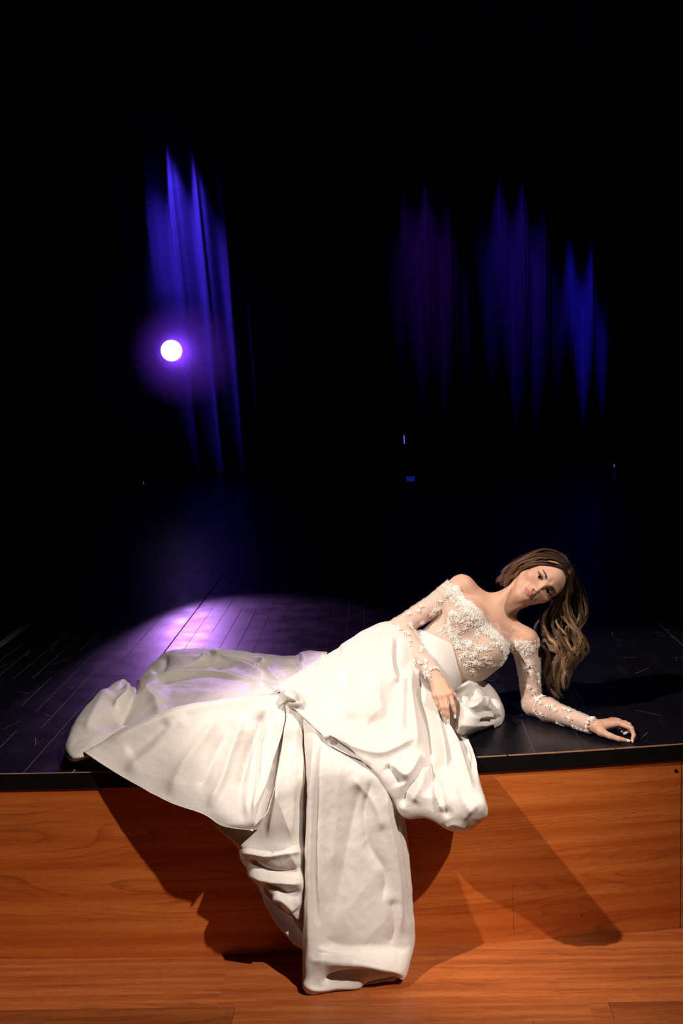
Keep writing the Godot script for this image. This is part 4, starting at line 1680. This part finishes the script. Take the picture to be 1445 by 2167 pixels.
func build_gown(person: Node3D) -> void:
	# upper skirt, from the waist over the hip and down over the stage edge
	var a_rows := [
		[[895, 1350, -0.60], [885, 1332, -0.47], [888, 1348, -0.40], [894, 1365, -0.355], [903, 1385, -0.335], [912, 1405, -0.32], [921, 1425, -0.31], [930, 1440, -0.30], [938, 1452, -0.30], [946, 1462, -0.32], [952, 1466, -0.36]],
		[[828, 1345, -0.62], [815, 1316, -0.46], [835, 1335, -0.36], [852, 1368, -0.29], [870, 1405, -0.26], [890, 1435, -0.235], [905, 1458, -0.22], [920, 1478, -0.21], [938, 1496, -0.205], [957, 1502, -0.22], [965, 1506, -0.29]],
		[[745, 1380, -0.55], [742, 1351, -0.40], [772, 1378, -0.29], [810, 1425, -0.19], [842, 1475, -0.15], [872, 1505, -0.125], [906, 1528, -0.115], [940, 1544, -0.115], [966, 1555, -0.13], [985, 1553, -0.15], [983, 1556, -0.16]],
		[[685, 1405, -0.45], [683, 1393, -0.32], [712, 1428, -0.21], [760, 1485, -0.105], [802, 1545, -0.045], [850, 1578, -0.015], [905, 1597, -0.005], [955, 1606, -0.005], [990, 1610, -0.02], [1006, 1604, -0.02], [999, 1600, -0.03]],
		[[632, 1432, -0.34], [628, 1428, -0.235], [662, 1474, -0.13], [715, 1540, -0.03], [772, 1598, 0.03], [836, 1636, 0.06], [900, 1658, 0.09], [960, 1668, 0.12], [1004, 1662, 0.11], [1011, 1645, 0.06], [1003, 1640, 0.01]],
		[[600, 1452, -0.23], [590, 1452, -0.16], [640, 1500, -0.075], [692, 1556, 0.0], [778, 1618, 0.045], [838, 1688, 0.085], [900, 1708, 0.12], [962, 1716, 0.17], [1018, 1706, 0.18], [1031, 1714, 0.14], [1022, 1712, 0.06]],
		[[602, 1470, -0.18], [600, 1474, -0.12], [640, 1516, -0.055], [700, 1566, 0.01], [800, 1629, 0.05], [848, 1722, 0.075], [902, 1731, 0.11], [948, 1746, 0.15], [990, 1751, 0.165], [1016, 1738, 0.13], [1008, 1730, 0.07]],
		[[606, 1476, -0.2], [606, 1478, -0.15], [648, 1512, -0.09], [704, 1560, -0.03], [802, 1618, 0.01], [850, 1716, 0.04], [902, 1724, 0.05], [945, 1754, 0.09], [985, 1758, 0.10], [1008, 1744, 0.09], [1000, 1730, 0.05]]]
	var a_folds := [
		[[[588, 1447], [609, 1464], [678, 1457], [755, 1438]], 14, -0.012],
		[[[604, 1476], [622, 1470], [634, 1482], [640, 1500]], 8, 0.014],
		[[[690, 1380], [672, 1425], [655, 1450]], 11, 0.008],
		[[[722, 1362], [700, 1410], [688, 1440]], 9, -0.007],
		[[[678, 1551], [744, 1584], [803, 1597], [845, 1582], [886, 1558]], 12, 0.014, 1],
		[[[640, 1500], [690, 1548], [760, 1600], [800, 1622]], 9, 0.003],
		[[[812, 1320], [806, 1390], [800, 1470], [812, 1530]], 12, 0.007],
		[[[830, 1340], [828, 1400], [838, 1450]], 7, 0.008],
		[[[842, 1345], [838, 1400], [846, 1440]], 6, -0.009],
		[[[770, 1400], [745, 1470], [740, 1530]], 18, 0.006],
		[[[852, 1420], [850, 1500], [846, 1560]], 12, 0.009],
		[[[866, 1400], [872, 1480], [880, 1550], [884, 1590]], 9, 0.010],
		[[[880, 1425], [893, 1480], [911, 1540], [917, 1625], [903, 1690]], 11, -0.036],
		[[[893, 1440], [915, 1500], [934, 1570], [946, 1640]], 9, 0.022, -1],
		[[[905, 1460], [935, 1520], [962, 1575], [985, 1640], [1005, 1690]], 11, 0.018],
		[[[924, 1490], [958, 1545], [985, 1590], [1000, 1640]], 8, -0.011],
		[[[822, 1614], [862, 1642], [893, 1594]], 10, 0.018],
		[[[818, 1618], [838, 1640], [850, 1662]], 9, -0.016],
		[[[905, 1603], [880, 1640], [858, 1676], [848, 1713]], 10, -0.018],
		[[[898, 1612], [892, 1660], [870, 1700]], 11, 0.012],
		[[[904, 1610], [918, 1665], [940, 1722]], 8, 0.014, 1],
		[[[925, 1640], [934, 1690], [950, 1735]], 8, -0.012],
		[[[968, 1660], [985, 1700], [1005, 1722]], 14, 0.010],
		[[[944, 1748], [962, 1742], [985, 1752]], 6, 0.005],
		[[[700, 1490], [740, 1500], [800, 1490]], 20, 0.006],
		[[[780, 1520], [815, 1545], [850, 1530]], 16, -0.006]]
	var skirt := patch("skirt", a_rows, "z", 190, 190, a_folds, person, 0.0022)
	skirt.set_meta("label", "ivory taffeta skirt gathered at the hip, falling over the stage edge")
	# knot of gathered cloth at the pick-up
	patch("pick_up_knot", [
		[[596, 1462, -0.15], [606, 1458, -0.12], [620, 1460, -0.11], [634, 1470, -0.12]],
		[[592, 1470, -0.14], [606, 1468, -0.085], [624, 1472, -0.075], [640, 1484, -0.10]],
		[[594, 1480, -0.13], [608, 1484, -0.075], [626, 1490, -0.065], [642, 1498, -0.09]],
		[[600, 1490, -0.15], [612, 1497, -0.10], [628, 1503, -0.09], [640, 1508, -0.11]]], "z", 40, 40, [[[[600, 1466], [618, 1478], [636, 1494]], 5, 0.006], [[[604, 1484], [620, 1486], [634, 1478]], 4, -0.006]], skirt, 0.002)
	# left front layer lying over the legs, its hem over the edge
	patch("side_layer", [
		[[600, 1464, -0.190], [605, 1470, -0.145], [605, 1478, -0.120], [603, 1483, -0.110], [602, 1485, -0.110], [602, 1487, -0.110], [602, 1489, -0.110], [602, 1489, -0.110], [605, 1490, -0.130]],
		[[540, 1482, -0.200], [542, 1478, -0.145], [550, 1500, -0.100], [560, 1517, -0.080], [570, 1532, -0.070], [580, 1546, -0.057], [591, 1555, -0.057], [591, 1555, -0.057], [598, 1556, -0.100]],
		[[470, 1497, -0.200], [472, 1489, -0.140], [490, 1525, -0.080], [515, 1556, -0.044], [540, 1586, -0.019], [561, 1610, 0.007], [578, 1618, 0.014], [578, 1618, 0.014], [588, 1620, -0.044]],
		[[400, 1508, -0.190], [402, 1497, -0.125], [430, 1546, -0.057], [470, 1592, -0.006], [515, 1632, 0.036], [545, 1660, 0.064], [566, 1668, 0.072], [566, 1668, 0.072], [577, 1670, 0.007]],
		[[330, 1532, -0.160], [332, 1516, -0.095], [370, 1572, -0.025], [430, 1627, 0.041], [490, 1672, 0.085], [526, 1702, 0.117], [553, 1708, 0.129], [553, 1708, 0.129], [567, 1710, 0.047]],
		[[262, 1564, -0.120], [260, 1548, -0.051], [302, 1604, 0.014], [392, 1664, 0.075], [460, 1706, 0.133], [501, 1736, 0.160], [541, 1738, 0.170], [541, 1738, 0.170], [556, 1740, 0.075]],
		[[198, 1596, -0.070], [186, 1590, 0.007], [246, 1632, 0.050], [352, 1692, 0.104], [430, 1721, 0.142], [472, 1746, 0.160], [531, 1756, 0.170], [531, 1756, 0.170], [546, 1754, 0.094]],
		[[198, 1596, -0.070], [186, 1590, 0.007], [246, 1632, 0.050], [352, 1692, 0.104], [430, 1721, 0.142], [472, 1746, 0.160], [531, 1756, 0.170], [531, 1756, 0.170], [546, 1754, 0.094]],
		[[206, 1594, -0.090], [200, 1590, -0.044], [256, 1626, -0.006], [358, 1684, 0.041], [436, 1714, 0.075], [478, 1738, 0.104], [528, 1750, 0.133], [528, 1750, 0.133], [540, 1750, 0.075]]], "z", 150, 150, [
		[[[602, 1488], [590, 1560], [566, 1660], [532, 1752]], 12, 0.019, -1],
		[[[560, 1500], [540, 1560], [524, 1600], [505, 1680]], 10, -0.022],
		[[[548, 1520], [535, 1600], [522, 1690], [528, 1745]], 11, 0.012],
		[[[520, 1515], [490, 1590], [470, 1650], [440, 1715]], 12, 0.016],
		[[[500, 1520], [470, 1570], [445, 1620], [420, 1680]], 11, -0.012],
		[[[470, 1510], [430, 1565], [390, 1620], [356, 1688]], 15, 0.014],
		[[[400, 1510], [350, 1560], [310, 1600], [262, 1638]], 15, 0.012],
		[[[360, 1525], [312, 1570], [268, 1600]], 12, -0.011],
		[[[595, 1475], [500, 1488], [400, 1505], [300, 1540], [210, 1588]], 11, 0.012],
		[[[566, 1505], [552, 1580], [545, 1660], [540, 1735]], 8, 0.012]], skirt, 0.002, null, 4)
	# pleated panel below the knot, ending in a ruffle
	patch("pleated_panel", [
		[[588, 1490, -0.140], [598, 1488, -0.120], [610, 1490, -0.100], [625, 1500, -0.095], [640, 1510, -0.090], [656, 1525, -0.100]],
		[[560, 1570, -0.090], [580, 1570, -0.060], [605, 1570, -0.040], [630, 1572, -0.035], [650, 1575, -0.040], [664, 1580, -0.060]],
		[[520, 1640, -0.020], [560, 1640, 0.012], [595, 1640, 0.036], [625, 1640, 0.042], [648, 1640, 0.036], [662, 1640, 0.000]],
		[[460, 1710, 0.024], [490, 1705, 0.048], [535, 1700, 0.066], [582, 1698, 0.078], [622, 1695, 0.066], [655, 1690, 0.024]],
		[[455, 1746, 0.060], [486, 1762, 0.084], [536, 1770, 0.102], [585, 1772, 0.108], [622, 1770, 0.090], [652, 1768, 0.048]],
		[[500, 1790, 0.078], [520, 1802, 0.120], [560, 1815, 0.138], [600, 1820, 0.138], [630, 1822, 0.114], [648, 1822, 0.072]],
		[[516, 1832, 0.090], [540, 1848, 0.132], [575, 1862, 0.150], [610, 1872, 0.150], [632, 1880, 0.132], [645, 1884, 0.096]],
		[[548, 1872, 0.102], [568, 1888, 0.138], [592, 1905, 0.156], [613, 1926, 0.156], [628, 1942, 0.144], [640, 1935, 0.108]],
		[[560, 1866, 0.072], [576, 1878, 0.102], [596, 1896, 0.120], [614, 1916, 0.120], [628, 1930, 0.114], [640, 1925, 0.084]]], "z", 110, 150, [
		[[[612, 1495], [602, 1580], [585, 1680], [565, 1780]], 9, 0.012, 1],
		[[[628, 1505], [626, 1600], [620, 1700], [612, 1790]], 11, 0.010],
		[[[645, 1520], [652, 1620], [650, 1720], [646, 1800]], 7, -0.012],
		[[[505, 1796], [560, 1812], [615, 1806], [640, 1800]], 9, 0.014, 1],
		[[[516, 1815], [560, 1842], [610, 1846], [642, 1830]], 9, -0.016],
		[[[520, 1838], [562, 1862], [600, 1866], [636, 1868]], 8, 0.014],
		[[[548, 1872], [585, 1880], [612, 1892], [634, 1880]], 8, -0.014],
		[[[575, 1893], [600, 1905], [622, 1930]], 8, 0.012],
		[[[600, 1800], [632, 1850], [622, 1930]], 9, 0.010]], skirt, 0.0025, null, 9)
	var sheer := paint("lilac_underlayer", Color(0.80, 0.75, 0.76), 0.5, 0.4)
	patch("underlayer", [
		[[530, 1836, 0.03], [560, 1850, 0.05], [600, 1860, 0.06], [650, 1870, 0.06]],
		[[552, 1888, 0.06], [575, 1900, 0.08], [610, 1915, 0.085], [648, 1925, 0.08]],
		[[576, 1938, 0.085], [600, 1948, 0.10], [625, 1955, 0.105], [648, 1962, 0.10]],
		[[606, 1976, 0.10], [622, 1985, 0.11], [636, 1990, 0.115], [648, 1995, 0.11]],
		[[640, 2010, 0.11], [643, 2012, 0.115], [646, 2014, 0.12], [650, 2016, 0.12]]], "z", 60, 60, [[[[556, 1890], [580, 1935], [612, 1975], [640, 2005]], 6, 0.008], [[[575, 1900], [600, 1940], [640, 1975]], 8, -0.006]], skirt, 0.002, sheer)
	# long front fall of the train down to the floor
	patch("train", [
		[[640, 1518, -0.088], [665, 1535, -0.038], [690, 1558, -0.018], [730, 1585, 0.002], [770, 1605, 0.012], [810, 1622, 0.022], [842, 1652, 0.012], [850, 1655, -0.018]],
		[[648, 1625, 0.022], [664, 1628, 0.062], [700, 1632, 0.064], [740, 1640, 0.062], [780, 1648, 0.062], [820, 1662, 0.057], [848, 1692, 0.042], [852, 1700, 0.002]],
		[[648, 1722, 0.035], [659, 1720, 0.09], [700, 1722, 0.085], [745, 1725, 0.09], [790, 1728, 0.085], [830, 1736, 0.075], [858, 1748, 0.05], [856, 1755, 0.005]],
		[[644, 1820, 0.055], [653, 1820, 0.12], [700, 1820, 0.11], [750, 1825, 0.12], [795, 1826, 0.11], [840, 1830, 0.10], [867, 1832, 0.065], [862, 1836, 0.015]],
		[[642, 1920, 0.08], [650, 1920, 0.15], [700, 1920, 0.14], [750, 1925, 0.15], [800, 1926, 0.14], [845, 1926, 0.12], [873, 1922, 0.085], [868, 1925, 0.03]],
		[[641, 2000, 0.10], [648, 2000, 0.18], [700, 2005, 0.17], [750, 2008, 0.18], [800, 2008, 0.17], [845, 2006, 0.15], [876, 1994, 0.11], [870, 1996, 0.05]],
		[[641, 2050, 0.12], [647, 2054, 0.205], [695, 2044, 0.215], [748, 2040, 0.225], [800, 2046, 0.22], [838, 2056, 0.205], [862, 2052, 0.165], [858, 2046, 0.09]],
		[[642, 2084, 0.15], [649, 2086, 0.225], [692, 2076, 0.222], [746, 2066, 0.215], [800, 2064, 0.21], [836, 2068, 0.205], [854, 2070, 0.185], [846, 2062, 0.12]],
		[[648, 2104, 0.15], [655, 2110, 0.225], [692, 2100, 0.215], [742, 2088, 0.20], [794, 2077, 0.19], [832, 2073, 0.19], [850, 2072, 0.18], [842, 2064, 0.12]],
		[[660, 2098, 0.12], [664, 2102, 0.18], [694, 2094, 0.17], [740, 2082, 0.16], [790, 2070, 0.15], [826, 2068, 0.15], [840, 2066, 0.14], [836, 2060, 0.10]]], "z", 120, 200, [
		[[[667, 1540], [660, 1680], [655, 1840], [652, 2040]], 7, 0.010, 1],
		[[[682, 1550], [672, 1700], [668, 1860], [680, 1990]], 7, -0.008],
		[[[720, 1585], [712, 1720], [705, 1850]], 16, 0.006],
		[[[770, 1640], [745, 1740], [720, 1860], [705, 1960]], 16, -0.008],
		[[[790, 1640], [772, 1720], [782, 1790], [815, 1850], [808, 1920]], 11, -0.010],
		[[[815, 1650], [822, 1740], [840, 1820], [848, 1900], [846, 1990]], 9, 0.009],
		[[[835, 1680], [848, 1780], [858, 1880], [862, 1970]], 7, -0.008],
		[[[740, 1640], [790, 1700], [812, 1760]], 10, 0.007],
		[[[650, 2030], [700, 2040], [770, 2042], [862, 2066]], 9, 0.014],
		[[[676, 2078], [730, 2064], [790, 2062], [856, 2070]], 9, -0.022],
		[[[640, 2070], [664, 2092], [720, 2086], [780, 2084]], 8, 0.010],
		[[[668, 2006], [700, 2016], [735, 2028]], 7, 0.006],
		[[[664, 2018], [705, 2030], [760, 2036]], 6, 0.005],
		[[[680, 1985], [730, 2002], [800, 2000], [870, 2010]], 13, -0.006],
		[[[830, 1900], [835, 1960], [825, 2005]], 12, -0.007]], skirt, 0.002, null, 12)
	# the turned up hem that rests on the floor
	patch("train_lining", [
		[[650, 2040, 0.10], [700, 2035, 0.11], [760, 2030, 0.11], [810, 2035, 0.11], [852, 2045, 0.10]],
		[[652, 2074, 0.16], [700, 2066, 0.165], [760, 2064, 0.165], [810, 2064, 0.165], [846, 2064, 0.15]],
		[[655, 2092, 0.195], [700, 2086, 0.195], [750, 2084, 0.19], [800, 2076, 0.185], [838, 2074, 0.17]],
		[[660, 2106, 0.215], [700, 2100, 0.205], [748, 2092, 0.195], [796, 2082, 0.185], [832, 2076, 0.17]]], "z", 70, 50, [[[[690, 2074], [760, 2076], [830, 2070]], 8, -0.008]], skirt, 0.002)
	# rear train spread over the stage
	patch("rear_train", [
		[[672, 1436, 0.20], [640, 1452, 0.20], [612, 1458, 0.20], [598, 1462, 0.195], [592, 1465, 0.19], [588, 1467, 0.19], [585, 1469, 0.185], [582, 1470, 0.18], [580, 1472, 0.18], [578, 1474, 0.175], [578, 1476, 0.175], [578, 1478, 0.175], [580, 1482, 0.17]],
		[[676, 1420, 0.19], [640, 1428, 0.16], [592, 1434, 0.15], [552, 1437, 0.14], [530, 1441, 0.135], [510, 1448, 0.135], [492, 1455, 0.13], [480, 1464, 0.125], [470, 1472, 0.125], [460, 1480, 0.125], [452, 1488, 0.125], [450, 1496, 0.12], [455, 1502, 0.115]],
		[[684, 1402, 0.17], [645, 1402, 0.12], [586, 1408, 0.10], [525, 1408, 0.10], [480, 1412, 0.095], [435, 1420, 0.095], [392, 1438, 0.09], [365, 1455, 0.085], [340, 1478, 0.085], [320, 1506, 0.08], [312, 1528, 0.08], [320, 1545, 0.08], [332, 1556, 0.075]],
		[[690, 1388, 0.15], [648, 1388, 0.115], [582, 1392, 0.10], [505, 1386, 0.12], [450, 1386, 0.115], [385, 1394, 0.11], [306, 1446, 0.06], [266, 1458, 0.11], [222, 1496, 0.10], [185, 1534, 0.085], [176, 1566, 0.075], [180, 1590, 0.065], [205, 1596, 0.06]],
		[[694, 1381, 0.12], [650, 1378, 0.09], [607, 1389, 0.05], [525, 1381, 0.10], [438, 1373, 0.11], [348, 1383, 0.09], [287, 1446, 0.02], [256, 1439, 0.09], [200, 1482, 0.08], [158, 1532, 0.065], [140, 1582, 0.05], [152, 1608, 0.04], [190, 1599, 0.045]],
		[[704, 1392, 0.0], [660, 1394, 0.0], [582, 1404, 0.0], [500, 1394, 0.0], [434, 1390, 0.0], [342, 1402, 0.0], [285, 1452, 0.0], [246, 1455, 0.0], [196, 1496, 0.0], [158, 1545, 0.0], [146, 1594, 0.0], [158, 1612, 0.0], [192, 1606, 0.02]]], "h", 220, 120, [
		[[[590, 1466], [520, 1440], [440, 1425], [330, 1432], [285, 1445]], 8, 0.016, 1],
		[[[560, 1452], [480, 1436], [400, 1432], [320, 1450]], 10, -0.012],
		[[[575, 1440], [530, 1415], [480, 1395], [440, 1378]], 9, 0.014],
		[[[600, 1440], [545, 1400], [520, 1382]], 9, -0.010],
		[[[545, 1420], [552, 1402], [560, 1392]], 8, 0.014],
		[[[350, 1385], [345, 1410], [322, 1428]], 9, -0.014],
		[[[440, 1376], [420, 1400], [380, 1415], [340, 1420]], 8, 0.010, 1],
		[[[580, 1472], [480, 1468], [380, 1475], [290, 1500]], 12, 0.008],
		[[[290, 1440], [278, 1480], [262, 1510], [250, 1535]], 11, -0.030],
		[[[262, 1448], [272, 1462], [258, 1480], [240, 1500]], 8, 0.020],
		[[[230, 1455], [205, 1500], [180, 1550]], 14, 0.010],
		[[[300, 1450], [330, 1490], [340, 1520]], 12, 0.012],
		[[[640, 1384], [622, 1400], [640, 1416], [676, 1412]], 9, -0.014],
		[[[196, 1590], [240, 1560], [300, 1530]], 7, -0.010]], skirt, 0.003, null, 17)
	# cloth bunched behind her hip on the propping side
	patch("bustle", [
		[[942, 1482, 0.10], [958, 1478, 0.11], [974, 1476, 0.12], [985, 1478, 0.11], [990, 1484, 0.10], [990, 1490, 0.09], [988, 1496, 0.08]],
		[[960, 1462, 0.15], [982, 1452, 0.16], [1002, 1450, 0.15], [1016, 1462, 0.125], [1019, 1480, 0.105], [1015, 1496, 0.09], [1006, 1508, 0.075]],
		[[978, 1446, 0.17], [1000, 1438, 0.16], [1022, 1444, 0.13], [1036, 1462, 0.105], [1040, 1484, 0.08], [1034, 1504, 0.065], [1020, 1516, 0.055]],
		[[996, 1440, 0.155], [1018, 1436, 0.13], [1040, 1452, 0.10], [1056, 1478, 0.07], [1060, 1502, 0.05], [1054, 1520, 0.035], [1040, 1530, 0.03]],
		[[1000, 1452, 0.06], [1022, 1448, 0.05], [1046, 1462, 0.03], [1063, 1490, 0.012], [1067, 1516, 0.004], [1060, 1532, 0.004], [1046, 1540, 0.004]]], "h", 60, 50, [[[[1012, 1442], [1036, 1470], [1050, 1500]], 8, -0.008], [[[1000, 1460], [1016, 1480], [1030, 1505]], 7, 0.008]], skirt, 0.002, null, 21)
	patch("bustle_ruffle", [
		[[930, 1478, 0.10], [950, 1474, 0.12], [968, 1474, 0.14], [985, 1476, 0.155], [1003, 1482, 0.13], [1020, 1480, 0.11], [1036, 1486, 0.09]],
		[[936, 1500, 0.08], [955, 1496, 0.11], [975, 1490, 0.14], [996, 1492, 0.15], [1016, 1490, 0.13], [1034, 1492, 0.11], [1048, 1498, 0.08]],
		[[945, 1522, 0.07], [964, 1516, 0.10], [984, 1510, 0.13], [1004, 1506, 0.125], [1024, 1504, 0.10], [1042, 1506, 0.08], [1056, 1510, 0.055]],
		[[955, 1538, 0.06], [972, 1534, 0.09], [990, 1528, 0.105], [1008, 1522, 0.09], [1028, 1518, 0.07], [1046, 1518, 0.05], [1060, 1516, 0.035]],
		[[966, 1552, 0.05], [980, 1550, 0.06], [994, 1546, 0.055], [1010, 1540, 0.045], [1028, 1534, 0.035], [1044, 1528, 0.025], [1058, 1520, 0.02]],
		[[972, 1560, 0.01], [984, 1557, 0.012], [998, 1552, 0.01], [1012, 1545, 0.008], [1028, 1538, 0.006], [1042, 1531, 0.004], [1056, 1524, 0.004]]], "h", 100, 80, [
		[[[958, 1480], [975, 1490], [990, 1512], [1000, 1540]], 8, 0.014],
		[[[985, 1480], [1000, 1500], [1012, 1510], [1040, 1502]], 7, -0.012],
		[[[1000, 1496], [1022, 1486], [1036, 1490]], 6, 0.014],
		[[[990, 1520], [1015, 1516], [1045, 1512]], 6, 0.013],
		[[[1002, 1526], [1025, 1524], [1050, 1522]], 5, -0.014],
		[[[968, 1545], [985, 1530], [1020, 1532], [1052, 1524]], 6, 0.010],
		[[[945, 1500], [958, 1520], [968, 1545]], 7, -0.012]], skirt, 0.003, null, 23)
	# evening shoe just showing under the hem
	var leather := paint("dark_shoe_leather", Color(0.05, 0.04, 0.045), 0.3)
	var gold := metal("gold_buckle", Color(0.86, 0.66, 0.36), 0.25)
	var sc := ph(232, 1600, 0.032)
	var shoe := SphereMesh.new()
	shoe.radius = 1.0
	shoe.height = 2.0
	var sh := put("shoe", shoe, leather, person, Transform3D(Basis(Vector3(-0.05, -0.012, 0.012), Vector3(0.0, 0.028, 0.0), Vector3(0.01, 0.0, 0.03)), sc))
	sh.set_meta("label", "dark shoe with gold straps")
	for k in 3:
		var ring := []
		for j in 15:
			var a := PI * (j / 14.0) - 0.2
			ring.append(sc + Vector3(-0.035 + 0.012 * k, sin(a) * 0.031, cos(a) * 0.035))
		put("strap", tube(ring, 0.0022, 6), gold, sh).transform = sh.transform.affine_inverse()
